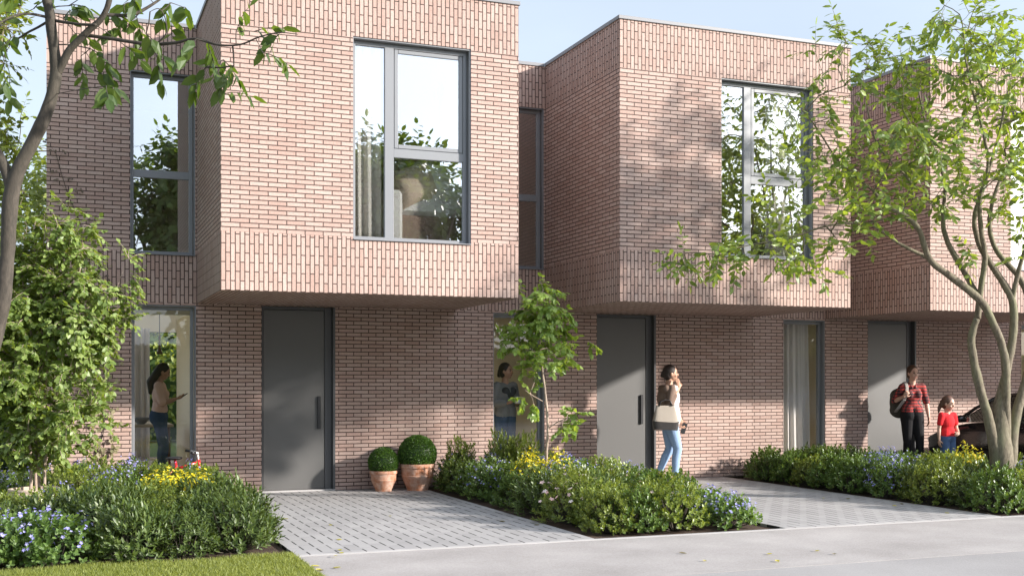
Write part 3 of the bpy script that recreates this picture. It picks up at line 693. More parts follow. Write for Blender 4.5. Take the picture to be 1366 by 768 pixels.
# multi-stemmed tree in the right-hand bed
r = random.Random(21); Zt = 13.45
tb_ = at(1338, 668, Zt); tb_.z = -.04
def S(pxs, rad, z0=Zt, dz=0.0): return ([at(u, v, z0 + dz * i / max(1, len(pxs) - 1)) for i, (u, v) in enumerate(pxs)], rad)
stems = [
 S([(1340, 672), (1336, 615), (1334, 560), (1342, 500), (1352, 440), (1350, 400), (1335, 372), (1308, 330), (1300, 290), (1312, 250), (1330, 190), (1345, 120)], [.17, .155, .125, .062, .055, .05, .046, .038, .032, .026, .02, .01]),
 S([(1334, 672), (1330, 615), (1319, 560), (1304, 505), (1296, 455), (1303, 425)], [.1, .085, .065, .06, .052, .046], dz=-.15),
 S([(1343, 620), (1342, 540), (1340, 475), (1322, 425), (1305, 398), (1270, 370), (1240, 345), (1222, 300), (1185, 275), (1165, 255)], [.07, .06, .055, .052, .056, .05, .042, .035, .026, .018], dz=-.5),
 S([(1308, 402), (1285, 360), (1262, 318), (1258, 285), (1260, 240), (1238, 180), (1225, 120)], [.046, .04, .036, .03, .024, .018, .008], dz=.3),
 S([(1304, 425), (1308, 385), (1314, 345), (1308, 300), (1308, 262), (1318, 215), (1305, 150), (1290, 90), (1285, 40)], [.045, .04, .036, .032, .028, .022, .016, .012, .006], dz=-.3),
 S([(1346, 660), (1352, 570), (1370, 500), (1376, 440), (1372, 400), (1358, 368), (1330, 335), (1320, 300), (1330, 250), (1362, 190)], [.1, .075, .055, .046, .044, .04, .036, .03, .024, .014], dz=.4),
 S([(1222, 305), (1218, 270), (1212, 240), (1175, 200), (1160, 160), (1150, 95)], [.024, .02, .018, .014, .011, .005], dz=.3),
 S([(1170, 258), (1140, 235), (1118, 215), (1085, 165), (1050, 125)], [.018, .016, .013, .01, .005], dz=-.4),
 S([(1242, 346), (1200, 325), (1160, 300), (1110, 300), (1060, 315), (1010, 325), (960, 335)], [.03, .02, .016, .014, .011, .008, .004], dz=-.9),
 S([(1350, 400), (1362, 350), (1385, 290), (1400, 220), (1400, 120)], [.036, .03, .025, .018, .008], dz=-.3),
]
A = []
for u, v, ru, rv, n, z, dz in ((1130, 85, 45, 45, 16, 13.2, .5), (1075, 150, 35, 40, 10, 12.9, .4), (1100, 225, 60, 40, 15, 12.9, .6), (1180, 120, 60, 70, 28, 13.3, .8),
      (1255, 80, 60, 60, 40, 13.4, .9), (1290, 20, 40, 24, 9, 13.4, .5), (1340, 90, 50, 80, 40, 13.4, 1.0), (1220, 195, 70, 50, 30, 13.2, .9), (1310, 200, 70, 60, 34, 13.3, 1.0),
      (1160, 280, 45, 40, 14, 12.9, .5), (1105, 310, 60, 22, 8, 12.8, .3), (1010, 335, 65, 24, 14, 12.7, .3), (930, 345, 30, 15, 9, 12.6, .2), (1045, 285, 30, 20, 4, 12.8, .3), (1085, 355, 40, 12, 4, 12.7, .2),
      (1345, 275, 40, 25, 7, 13.5, .7), (1400, 180, 60, 110, 45, 13.5, 1.0), (1230, 262, 50, 18, 12, 13.1, .6), (1295, 330, 12, 12, 2, 13.3, .1), (1358, 330, 12, 20, 2, 13.3, .1), (1150, 230, 60, 30, 14, 13.5, .8)):
    A += pxblob(r, u, v, ru, rv, n, z, dz)
stems = [(p_, [q_ * .84 for q_ in r_]) for p_, r_ in stems]
t = grow('multistem_tree', tb_, stems, A, dict(l=.105, w=.052, len=.3, droop=.3, sprays=2, **{'from': .5}), 'bark', 'leaf_r', 3, .0026, nleaf=8)
tag(t, 'multi-stemmed tree with bright green leaves in front of the third house', 'tree')

# near tree at the left edge
Zn = 6.6; r = random.Random(5)
nb = at(-25, 470, Zn); base = V((nb.x - .1, nb.y, -.02))
stems = [([base, V((base.x - .03, base.y, .7)), at(-12, 470, Zn), at(5, 400, Zn), at(10, 330, Zn), at(17, 250, Zn), at(38, 200, Zn), at(58, 160, Zn), at(74, 110, Zn), at(72, 60, Zn), at(66, 20, Zn), at(60, -40, Zn), at(70, -110, Zn)],
          [.075, .06, .052, .05, .048, .05, .045, .044, .04, .036, .034, .03, .02]),
         ([at(17, 255, Zn), at(2, 215, Zn), at(-20, 180, Zn), at(-60, 100, Zn + .3), at(-80, -20, Zn + .4)], [.042, .036, .034, .028, .015]),
         S([(77, 98), (92, 68), (118, 42), (138, 22), (146, -5), (150, -60)], [.03, .024, .022, .02, .018, .012], Zn, -.1),
         S([(66, 24), (40, 19), (15, 22), (-15, 40)], [.01, .008, .006, .004], Zn, -.3),
         S([(62, 30), (35, 45), (10, 60), (-20, 70)], [.009, .007, .006, .003], Zn, .3),
         S([(75, 28), (100, 32), (128, 34)], [.01, .01, .01], Zn, -.1),
         S([(112, 47), (150, 52), (195, 59), (232, 58), (260, 52), (290, 60), (320, 60), (345, 50), (372, 44), (398, 46)], [.012, .012, .012, .010, .008, .007, .006, .005, .004, .002], Zn, -.3),
         S([(210, 58), (222, 45), (220, 25), (212, 12), (200, 16)], [.006, .005, .004, .003, .002], Zn - .1, -.1),
         S([(140, 20), (175, 20), (205, 5), (230, -15)], [.014, .012, .009, .005], Zn, .2)]
A = [at(u, v, Zn + r.uniform(-.25, .25)) for u, v in ((92, 8), (85, 25), (100, 45), (108, 75), (120, 65), (128, 95), (142, 115), (140, 20), (165, 8), (182, 22), (168, 38), (195, 45), (208, 70), (228, 4), (245, 10), (165, 60),
     (262, 52), (278, 62), (275, 90), (288, 112), (298, 80), (312, 88), (300, 125), (315, 42), (340, 42), (372, 46), (350, 70), (8, 28), (20, 48), (5, 75), (12, 95), (-10, 50), (-5, 15), (45, 12), (118, -10), (190, -15), (40, -30), (230, 60))]
stems = [(p_, [q_ * .86 for q_ in r_]) for p_, r_ in stems]
t = grow('street_tree', base, stems, A, dict(l=.11, w=.055, len=.16, droop=.75, sprays=1, **{'from': .5}), 'barkdark', 'leaf_l', 9, .0022, nleaf=6)
tag(t, 'nearest tree, its bare trunk forking at the left picture edge', 'tree')

# slim young tree in the middle bed
Zy = 13.5; r = random.Random(8); yb = at(728, 660, Zy); yb.z = -.03
stems = [S([(729, 668), (729, 610), (731, 570), (728, 530), (723, 490), (720, 455), (722, 420), (724, 385)], [.02, .017, .016, .014, .013, .011, .008, .004], Zy),
         S([(730, 572), (745, 562), (760, 556)], [.008, .006, .003], Zy, -.1), S([(724, 535), (712, 528), (700, 520)], [.007, .005, .003], Zy, -.1)]
A = blob(r, at(726, 405, Zy), (.3, .3, .3), 20) + blob(r, at(735, 445, Zy), (.36, .34, .28), 22) + blob(r, at(700, 440, Zy), (.22, .3, .3), 12) + blob(r, at(728, 480, Zy), (.35, .3, .15), 12)
A += [at(757, 553, Zy), at(765, 565, Zy + .1), at(750, 568, Zy - .1), at(768, 550, Zy), at(708, 522, Zy), at(700, 530, Zy), at(712, 538, Zy - .1), at(785, 455, Zy), at(672, 455, Zy - .1)]
t = grow('young_tree', yb, stems, A, dict(l=.08, w=.056, len=.15, droop=.55, sprays=3, **{'from': .6}), 'barkpale', 'leaf_y', 4, .002, nleaf=9)
tag(t, 'slim young tree with pale trunk in the middle bed', 'tree')

# potted multi-stemmed shrub-tree at the far left
Zp = 11.3; pc = at(46, 640, Zp); pc.z = -.026; r = random.Random(11)
po = empty('plant_pot', pc); tag(po, 'pale ribbed clay pot half hidden in the left bed', 'pot')
b = MB(); b.lathe([(0, 0), (.17, 0), (.19, .08), (.215, .2), (.235, .3), (.25, .31), (.25, .345), (.24, .35), (.245, .37), (.24, .385), (.215, .385), (.21, .33), (0, .33)], 40); b.build('pot_body', MT['claypot'], po, smooth=False)
b = MB(); b.lathe([(0, .345), (.213, .335)], 24); b.build('pot_soil', MT['sheer'], po)
pt = pc + V((0, 0, .34)); stems = []
for (du, dv, uu) in ((-6, 0, 30), (2, 0, 55), (8, 0, 75), (18, 0, 105)):
    a0 = V((pt.x + du * .0055, pt.y + r.uniform(-.08, .08), pt.z - .02))
    stems.append(([a0, a0 + V((.0, .02, .35)), at(46 + du * 1.6, 540, Zp), at((46 + uu) / 2 + 5, 460, Zp), at(uu, 370, Zp + r.uniform(-.2, .2)), at(uu + 6, 300, Zp)], [.016, .014, .012, .010, .007, .003]))
A = []
for u, v, rr, n in ((50, 430, (.75, .55, .5), 70), (75, 370, (.42, .45, .4), 34), (100, 320, (.22, .3, .28), 14), (60, 520, (.62, .5, .38), 48), (30, 330, (.4, .4, .4), 22), (140, 400, (.18, .25, .3), 10), (65, 590, (.42, .38, .22), 17), (20, 460, (.5, .5, .5), 28), (120, 460, (.2, .3, .33), 12), (15, 380, (.5, .5, .6), 34), (30, 540, (.4, .4, .35), 22), (95, 560, (.4, .4, .3), 20), (110, 420, (.4, .4, .5), 22)):
    A += blob(r, at(u, v, Zp), rr, n)
A += [at(90, 280, Zp), at(172, 345, Zp), at(168, 425, Zp), at(175, 370, Zp)]
t = grow('potted_tree', pt, stems, A, dict(l=.06, w=.048, len=.19, droop=.4, sprays=5, **{'from': .3}), 'barkpale', 'leaf_p', 6, .0019, nleaf=10)
tag(t, 'dense light green multi-stemmed tree growing from the pale pot', 'tree')

# trees behind the left house end, garden trees, trees across the street
def big_tree(name, base, hgt, rad, n, seed, leafm, l=.12, ns=2, bark='bark', nleaf=8):
    r = random.Random(seed); B = V(base)
    stems = [([B, B + V((.05, 0, hgt * .25)), B + V((-.05, .05, hgt * .55)), B + V((.1, 0, hgt * .85))], [hgt * .02, hgt * .016, hgt * .011, .01]),
             ([B + V((.04, 0, hgt * .22)), B + V((rad * .35, .2, hgt * .5)), B + V((rad * .6, .1, hgt * .75))], [hgt * .012, hgt * .009, .01]),
             ([B + V((0, 0, hgt * .3)), B + V((-rad * .4, -.2, hgt * .55)), B + V((-rad * .6, 0, hgt * .7))], [hgt * .011, hgt * .008, .01])]
    A = []
    for i in range(9):
        q = r.uniform(0, 6.28); rr = rad * r.uniform(.2, .7); c = B + V((math.cos(q) * rr, math.sin(q) * rr, hgt * r.uniform(.38, .86)))
        A += blob(r, c, (rad * .4, rad * .4, hgt * .13), n // 9)
    return grow(name, base, stems, A, dict(l=l, w=l * .6, len=l * 3.2, droop=.3, sprays=ns, **{'from': .3}), bark, leafm, seed, .004 * hgt / 5, nleaf=nleaf)
t = big_tree('background_tree', (-1.4, 14.6, -.02), 7.4, 1.3, 700, 31, 'leaf_bg', .085, 3); tag(t, 'light green tree beside the left end wall', 'tree')
t = big_tree('background_tree', (-.9, 24, -.05), 7.0, 2.4, 300, 33, 'leaf_bg', .13, 3); tag(t, 'taller tree behind the left end wall, against the sky', 'tree')
gt = big_tree('garden_tree', (2.2, 33, -.05), 6.5, 2.8, 170, 35, 'leaf_bg', .16, 2); tag(gt, 'green garden tree seen through the ground window of the first house', 'tree', 'garden trees behind the houses')
for x, y, s, a in ((8, 33, 1.0, 2), (14, 34, 1.1, 4), (-3, 33, 1.1, 1)):
    c = copy_tree(gt); c.location = (x, y, -.05); c.scale = (s, s, s); c.rotation_euler.z = a; c['label'] = 'garden tree standing behind the brick houses'
st = big_tree('roadside_tree', (12, -17, -.05), 11.5, 4.0, 380, 41, 'leaf_l', .32, 4); tag(st, 'dark tree across the street mirrored in the upstairs windows', 'tree', 'trees across the street')
for x, y, s, a in ((17, -18, .97, 2), (5, -19, 1.0, 3), (22.5, -17, .9, 4.4), (0, -18, .95, 5.1), (28, -19, .8, 1.2), (8.5, -18, .96, .7), (34, -19, .7, 3.9)):
    c = copy_tree(st); c.location = (x, y, -.05); c.scale = (s, s, s); c.rotation_euler.z = a

# hedge across the street is added after the hedge helper
# clipped hedge left of the end wall
def hedge_box(name, x0, x1, y0, y1, h, n, seed, mat, l=.06):
    r = random.Random(seed); root = empty(name, ((x0 + x1) / 2, (y0 + y1) / 2, -.02)); L = Leaves(); T = MB()
    cx, cy = (x1 - x0) / 2, (y1 - y0) / 2
    for i in range(n):
        q = r.random()
        if q < .45: p = V((r.uniform(-cx, cx), -cy, r.uniform(0, h))); nn = V((0, -1, .3))
        elif q < .75: p = V((r.uniform(-cx, cx), r.uniform(-cy, cy), h)); nn = V((0, 0, 1))
        elif q < .9: p = V((cx, r.uniform(-cy, cy), r.uniform(0, h))); nn = V((1, 0, .3))
        else: p = V((r.uniform(-cx, cx), cy, r.uniform(0, h))); nn = V((0, 1, .3))
        p += rvec(r) * .07; L.add(p, (nn + rvec(r)).normalized(), (nn + rvec(r) * .6).normalized(), l * r.uniform(.7, 1.2), l * .6)
    T.box(-cx + .07, cx - .07, -cy + .07, cy - .07, .02, h - .07)
    T.build('hedge_core', MT['leaf_h'], root); L.build('foliage', MT[mat], root); return root
t = hedge_box('clipped_hedge', -5.0, -.5, 15.9, 16.8, 1.5, 9000, 3, 'leaf_h', .07); tag(t, 'dark clipped hedge beyond the lawn at the left edge', 'hedge')

t = hedge_box('garden_hedge', -3, 16, 29, 30, 3.4, 16000, 8, 'leaf_bg', .16); tag(t, 'tall garden hedge seen through the ground window of the first house', 'hedge')
t = hedge_box('added_roadside_hedge', -10, 45, -13, -12, 2.6, 26000, 5, 'leaf_l', .16); tag(t, 'long hedge added across the street to dim low window reflections', 'hedge')  # unseen hedge added to block the bright horizon in the ground-floor glass

# climbers on the end-house wall
def climber(name, label, px, leafm, n, l, seed):
    r = random.Random(seed); root = empty(name, on_plane_y(px[0][0], px[0][1], YW - .01)); B = root.location.copy(); T = MB(); L = Leaves()
    pts = [on_plane_y(u, v, YW - .015) - B for u, v in px]; sp, sr = catmull(pts, [.006 - .004 * i / len(pts) for i in range(len(pts))], 6); T.tube(sp, sr, 5)
    for i in range(n):
        k = r.randrange(len(sp)); p = sp[k]; q = p + V((r.uniform(-.16, .16), r.uniform(-.02, .0), r.uniform(-.12, .14)))
        T.tube([p, (p + q) / 2 + V((0, -.01, .02)), q], [.002, .0015, .001], 4, False)
        for j in range(3):
            L.add(q + rvec(r) * .03 - V((0, .02, 0)), V((r.uniform(-1, 1), -.2, r.uniform(-1, .3))), V((r.uniform(-.3, .3), -1, .3)), l * r.uniform(.6, 1.2), l * .8)
    T.build('vine_stem', MT['barkdark'], root); L.build('foliage', MT[leafm], root); tag(root, label, 'climber')
climber('climbing_vine', 'thin dry vine climbing the upper wall of the end house', [(132, 430), (128, 390), (115, 345), (108, 300), (92, 262), (80, 225), (75, 205)], 'leaf_vd', 26, .04, 2)
climber('climbing_vine', 'pale leafy ivy at the foot of the end house wall', [(135, 640), (132, 600), (140, 565), (132, 530), (146, 500), (140, 470)], 'leaf_v', 42, .06, 4)

# ------------------------------------------------------------------ shrubs
def shrub_mesh(seed, rad, h, n, nl, l, w_, leafm, narrow=False, flower=None, nf=0, fr=.016, updir=.6):
    r = random.Random(seed); L = Leaves(); T = MB(); F = Leaves()
    for i in range(n):
        q = r.uniform(0, 6.283); ph = math.acos(r.uniform(0.02, 1)); rr = r.uniform(.68, 1.0) * (1 + .13 * noise.noise(V((math.cos(q) * 2, math.sin(q) * 2, seed + ph * 2))))
        d = V((math.sin(ph) * math.cos(q), math.sin(ph) * math.sin(q), math.cos(ph)))
        p = V((d.x * rad * rr, d.y * rad * rr, .04 + d.z * h * rr)); dd = (d + V((0, 0, updir)) + rvec(r) * .35).normalized()
        if i % 5 == 0: T.tube([V((d.x * .04, d.y * .04, 0)), V((p.x * .6, p.y * .6, p.z * .45)), p], [.006, .004, .002], 4, False)
        sl = l * r.uniform(1.2, 1.9)
        a = dd.orthogonal().normalized(); b2 = dd.cross(a)
        for j in range(nl):
            t = (j + .5) / nl; an = j * 2.4 + r.uniform(-.3, .3); o = a * math.cos(an) + b2 * math.sin(an)
            dv = (dd * (.35 + .75 * t) + o * (.95 - .5 * t) + rvec(r) * .15).normalized()
            s_ = r.uniform(.75, 1.15); L.add(p + dd * sl * (t - .5), dv, (dd - o * .5).normalized(), l * s_, w_ * s_, .1)
        if flower and i % max(1, n // max(nf, 1)) == 0 and ph < 1.35:
            for j in range(3 if fr < .02 else 1): F.petal(p + dd * (sl * .5 + l * .7) + rvec(r) * .035, (dd + rvec(r) * .5).normalized(), fr * r.uniform(.8, 1.2))
    return L, T, F
def shrub(name, loc, spec, label, cat='shrub', group=None):
    seed, rad, h, n, nl, l, w_, lm, fl, nf, fr, up = spec
    L, T, F = shrub_mesh(seed, rad, h, n, nl, l, w_, lm, False, fl, nf, fr, up); root = empty(name, loc)
    L.build('foliage', MT[lm], root); T.build('stems', MT['barkdark'], root)
    if fl: F.build('blossoms', MT[fl], root)
    return root
K = {}
protos = dict(
 A=('low_shrub', (1, .34, .46, 330, 9, .036, .021, 'leaf_a', None, 0, 0, .6), 'shrub'),
 A2=('low_shrub', (2, .36, .42, 330, 9, .035, .022, 'leaf_c', None, 0, 0, .6), 'shrub'),
 B=('evergreen_shrub', (3, .38, .46, 240, 10, .06, .021, 'leaf_b', None, 0, 0, .5), 'shrub'),
 B2=('evergreen_shrub', (4, .34, .42, 240, 10, .05, .018, 'leaf_b', None, 0, 0, .5), 'shrub'),
 G=('geranium_plant', (5, .34, .32, 220, 7, .04, .03, 'leaf_g', 'violet', 48, .016, .4), 'flowering plant'),
 Y=('yellow_flower', (6, .3, .43, 170, 7, .035, .015, 'leaf_a', 'yellow', 170, .018, .5), 'flowering plant'),
 P=('rose_shrub', (7, .34, .46, 240, 9, .04, .02, 'leaf_a', 'blossom', 30, .026, .6), 'flowering shrub'),
 W=('blue_flower', (8, .32, .48, 220, 8, .04, .018, 'leaf_c', 'violet', 60, .014, .6), 'flowering plant'))
used = {}
def put(kind, x, y, s, a, label, group, sz=1.0):
    nm, spec, cat = protos[kind]
    if kind not in K: o = K[kind] = shrub(nm, (0, 0, 0), spec, label)
    else: o = copy_tree(K[kind])
    o.location = (x, y, -.03); o.scale = (s, s, s * sz); o.rotation_euler.z = a; tag(o, label, cat, group); return o
BEDN = {0: 'left bed beside the first driveway', 1: 'middle bed between the driveways', 2: 'right bed below the multi-stemmed tree'}
KL = dict(A='yellow-green small-leaved shrub in the', A2='mid green small-leaved shrub in the', B='dark narrow-leaved evergreen shrub in the', B2='low dark evergreen shrub in the',
          G='geranium clump with violet flowers in the', Y='bright yellow flowering plant in the', P='shrub with pale pink blossoms in the', W='green shrub dotted with small blue flowers in the')
GR = dict(A='yellow-green shrubs', A2='mid green shrubs', B='dark evergreen shrubs', B2='low dark evergreens', G='violet geraniums', Y='yellow flowers', P='pink blossom shrubs', W='blue flowered shrubs')
def fill(bed, x0, x1, y0, y1, pick, step=.45, seed=1, hs=1.0):
    r = random.Random(seed); ny = max(1, round((y1 - y0) / step)); nx = max(1, round((x1 - x0) / step))
    for j in range(ny + 1):
        for i in range(nx + 1):
            x = x0 + (x1 - x0) * i / nx + r.uniform(-.09, .09) + (.12 if j % 2 else -.08); y = y0 + (y1 - y0) * j / ny + r.uniform(-.1, .1)
            x = min(max(x, x0 - .02), x1 + .02)
            k = pick(x, y, r)
            if k is None: continue
            put(k, x, y, r.uniform(.85, 1.12), r.uniform(0, 6.28), KL[k] + ' ' + BEDN[bed], GR[k] + ' of the ' + BEDN[bed], hs)
def pick0(x, y, r):
    if (V((x, y, 0)) - V((pc.x, pc.y, 0))).length < .45: return None
    if x < .1 and y < 10.35: return 'G'
    if y > 13.4 and x > 0.9: return None if r.random() < .5 else 'A'
    if (V((x - 1.05, y - 12.0, 0))).length < .34: return 'Y'
    if x > 1.0 and y < 11.6: return r.choice(['B', 'B', 'B', 'B2'])
    if y < 11.2: return r.choice(['A', 'A', 'B2', 'B'])
    return r.choice(['W', 'P', 'A', 'A', 'W', 'B2'])
def pick1(x, y, r):
    if x > 5.6 and y < 10.5: return 'G'
    if y < 11: return r.choice(['A', 'B2', 'A2', 'A', 'P'])
    if y < 12.4 and x > 5.0: return r.choice(['W', 'P', 'P', 'A'])
    return r.choice(['A2', 'A', 'A2', 'W', 'B2'])
def pick2(x, y, r):
    if y < 11 and x > 10.4: return r.choice(['W', 'P', 'A', 'W'])
    if 11 < y < 12.5 and x < 10.1: return r.choice(['W', 'W', 'A2'])
    return r.choice(['A2', 'A', 'A2', 'A', 'B2'])
fill(0, -.75, 1.42, 9.75, 14.1, pick0, .44, 1)
fill(1, DR[0][1] + .36, DR[1][0] - .4, 9.68, 14.3, pick1, .43, 2, .98)
fill(2, DR[1][1] + .36, DR[2][0] - .36, 9.68, 14.35, pick2, .43, 3, 1.0)
def one(k, u, v, y, s, sz, label, cat=None, z=-.03):
    p = on_plane_y(u, v, y); o = put(k, p.x, p.y, s, random.uniform(0, 6), label, None, sz)
    return o
one('A', 613, 620, 14.2, .75, 1.9, 'small upright yellow-green bush left of the mug woman window')
one('A', 668, 620, 13.9, .8, 2.0, 'taller yellow-green bush under the window with the mug woman')
one('A', 700, 620, 13.7, .9, 1.75, 'wide yellow-green bush left of the slim pale trunk')
for u, y, s in ((708, 12.3, .85), (745, 12.2, .85)): one('Y', u, 620, y, s, 1.5, 'bright yellow flowers ' + ('left' if u < 720 else 'right') + ' of the slim pale trunk in the middle bed')
one('Y', 1292, 620, 10.95, .9, 1.5, 'bright yellow flowers beside the girl in red')
one('Y', 262, 660, 11.3, 1.15, 1.0, 'wide bright yellow flower clump in the left bed')

# boxwood balls in terracotta pots
def boxpot(loc, rt, rb, h, br, bz, lab1, lab2, seed):
    p = empty('terracotta_pot', loc); tag(p, lab1, 'pot', 'terracotta pots by the first door')
    b = MB(); b.lathe([(0, 0), (rb, 0), (rb * 1.02, .02), (rt * .93, h * .52), (rt * .95, h * .53), (rt * .95, h * .56), (rt * .935, h * .57), (rt * .97, h * .84)], 48); b.build('pot_body', MT['terracotta'], p, smooth=False)
    b = MB(); b.lathe([(rt * .97, h * .84), (rt * 1.04, h * .86), (rt * 1.05, h * .93), (rt * 1.03, h), (rt * .92, h), (rt * .9, h * .85), (0, h * .85)], 48); b.build('rim', MT['terracotta'], p, smooth=False)
    q = empty('boxwood_ball', V(loc) + V((0, 0, h))); tag(q, lab2, 'shrub', 'clipped boxwood balls')
    r = random.Random(seed); L = Leaves(); n = int(2600 * (br / .19) ** 2)
    for i in range(n):
        z = 1 - 2 * (i + .5) / n; an = i * 2.39996; rr = math.sqrt(1 - z * z); d = V((rr * math.cos(an), rr * math.sin(an), z)); d = (d + rvec(r) * .05).normalized()
        if d.z * br + bz < -.02: continue
        for j in range(2): L.add(d * br * r.uniform(.93, 1.0) + V((0, 0, bz)), (d + rvec(r) * .8).normalized(), (d + rvec(r)).normalized(), .019, .012, .05)
    b = MB(); b.ball((0, 0, bz), br * .93, n=24, m=16); b.build('stem_mass', MT['leaf_h'], q); L.build('foliage', MT['leaf_x'], q)
boxpot((3.88, 14.38, 0), .172, .105, .265, .19, .105, 'smaller terracotta pot right of the first door', 'smaller clipped boxwood ball in the left terracotta pot', 1)
boxpot((4.33, 14.36, 0), .222, .14, .345, .245, .12, 'larger terracotta pot right of the first door', 'larger clipped boxwood ball in the right terracotta pot', 2)

# ------------------------------------------------------------------ grass blades and fallen leaves
def grass():
    r = random.Random(2); b = MB(); vs = []; fs = []
    def blade(x, y, h):
        q = r.uniform(0, 6.28); wv = V((math.cos(q), math.sin(q), 0)) * .0022; ln = V((r.uniform(-1, 1), r.uniform(-1, 1), 0)) * h * .6; p = V((x, y, -.016)); k = len(vs)
        vs.extend([p - wv, p + wv, p + ln * .4 + V((0, 0, h * .6)) + wv * .7, p + ln * .4 + V((0, 0, h * .6)) - wv * .7, p + ln + V((0, 0, h))])
        fs.append((k, k + 1, k + 2, k + 3)); fs.append((k + 3, k + 2, k + 4))
    for _ in range(75000): 
        x = r.uniform(-1.6, DR[0][0] - .01); y = r.uniform(7.9, YD + .10 + .06 * math.sin(x * 5)); blade(x, y, r.uniform(.02, .05))
    for _ in range(22000): blade(r.uniform(-2.3, -.85), r.uniform(9.4, 15.8), r.uniform(.03, .06))
    b.v = [tuple(v) for v in vs]; b.f = fs; b.m = [0] * len(fs); o = b.build('grass', MT['grass']); tag(o, 'short sunlit lawn grass in front of the left bed', 'grass', None, 'stuff')
grass()
r = random.Random(17); fl = [(442, 701, 0), (456, 720, 0), (451, 733, 0), (458, 738, 0), (446, 741, 0), (414, 755, 0), (455, 757, 0), (385, 692, 0), (666, 695, 1), (421, 760, 0), (432, 761, 1), (905, 737, 1), (940, 748, 0), (1035, 747, 0), (1030, 739, 0), (1113, 739, 1), (1092, 735, 0), (1098, 664, 0), (1135, 665, 1), (1190, 674, 0), (1260, 684, 0), (1288, 681, 1), (720, 700, 1), (520, 688, 0), (1200, 672, 1)]
for u, v, kd in fl:
    z = FPX * EYE / (v - HZ); p = at(u, v, z); L = Leaves()
    L.add(V((0, 0, 0)), V((r.uniform(-1, 1), r.uniform(-1, 1), .12)), V((0, 0, 1)), r.uniform(.05, .075), .04, .2, .5)
    o = L.build('fallen_leaf', MT['fallen' if kd == 0 else 'fallen2']); o.location = (p.x, p.y, .006)
    tag(o, 'small %s fallen leaf lying on the pale paving' % ('yellow-green' if kd == 0 else 'dull brown'), 'leaf', '%s fallen leaves on the paving' % ('yellow-green' if kd == 0 else 'brown'))

# ------------------------------------------------------------------ people
def bake(o, voxel, it=4, fac=.5):
    """voxel-union the closed pieces of a body into one continuous skin"""
    m = o.modifiers.new('union', 'REMESH'); m.mode = 'VOXEL'; m.voxel_size = voxel; m.use_smooth_shade = True
    q = o.modifiers.new('relax', 'SMOOTH'); q.iterations = it; q.factor = fac
    bpy.context.view_layer.update(); dg = bpy.context.evaluated_depsgraph_get(); me = bpy.data.meshes.new_from_object(o.evaluated_get(dg))
    o.modifiers.clear(); old = o.data; me.name = o.name; o.data = me; me.polygons.foreach_set('use_smooth', [True] * len(me.polygons)); return o
def capsule(b, p0, r0, p1, r1, n=14):
    p0, p1 = V(p0), V(p1); d = p1 - p0; L = d.length
    if L < 1e-6: b.ball(p0, r0); return
    d /= L; pts = []; rr = []
    for i in range(5):
        a = math.pi / 2 * i / 4; pts.append(p0 - d * (r0 * math.cos(a))); rr.append(max(.0008, r0 * math.sin(a)))
    for i in range(1, 6): pts.append(p0 + d * (L * i / 6)); rr.append(r0 + (r1 - r0) * i / 6)
    for i in range(5):
        a = math.pi / 2 * i / 4; pts.append(p1 + d * (r1 * math.sin(a))); rr.append(max(.0008, r1 * math.cos(a)))
    b.tube(pts, rr, n)
def chain(b, pr):
    for (p, r), (q, s) in zip(pr[:-1], pr[1:]): capsule(b, p, r, q, s)
def hand(b, w, d, n, curl, side, s=1.0):
    """palm, four unequal bent fingers and a thumb; d = finger direction, n = palm normal, side = +1/-1 thumb side"""
    w = V(w); d = V(d).normalized(); n = V(n); n = (n - d * n.dot(d)).normalized(); x = d.cross(n) * side
    M = Matrix((x, d, n)).transposed()
    b.ball(w + d * .045 * s, .038 * s, .05 * s, .017 * s, M=M)
    for i, (o, ln) in enumerate(((.027, .066), (.009, .074), (-.010, .069), (-.028, .054))):
        p = w + d * .078 * s + x * (o * s); q = p + (d * math.cos(curl) + n * math.sin(curl)) * (ln * .5 * s)
        e = q + (d * math.cos(curl * 2.1) + n * math.sin(curl * 2.1)) * (ln * .5 * s); chain(b, [(p, .0088 * s), (q, .008 * s), (e, .0068 * s)])
    p = w + d * .022 * s + x * .028 * s; q = p + (x * .75 + d * .6 + n * .35).normalized() * .036 * s; e = q + (d * .85 + x * .15 + n * .5).normalized() * .03 * s
    chain(b, [(p, .0125 * s), (q, .0095 * s), (e, .0078 * s)])
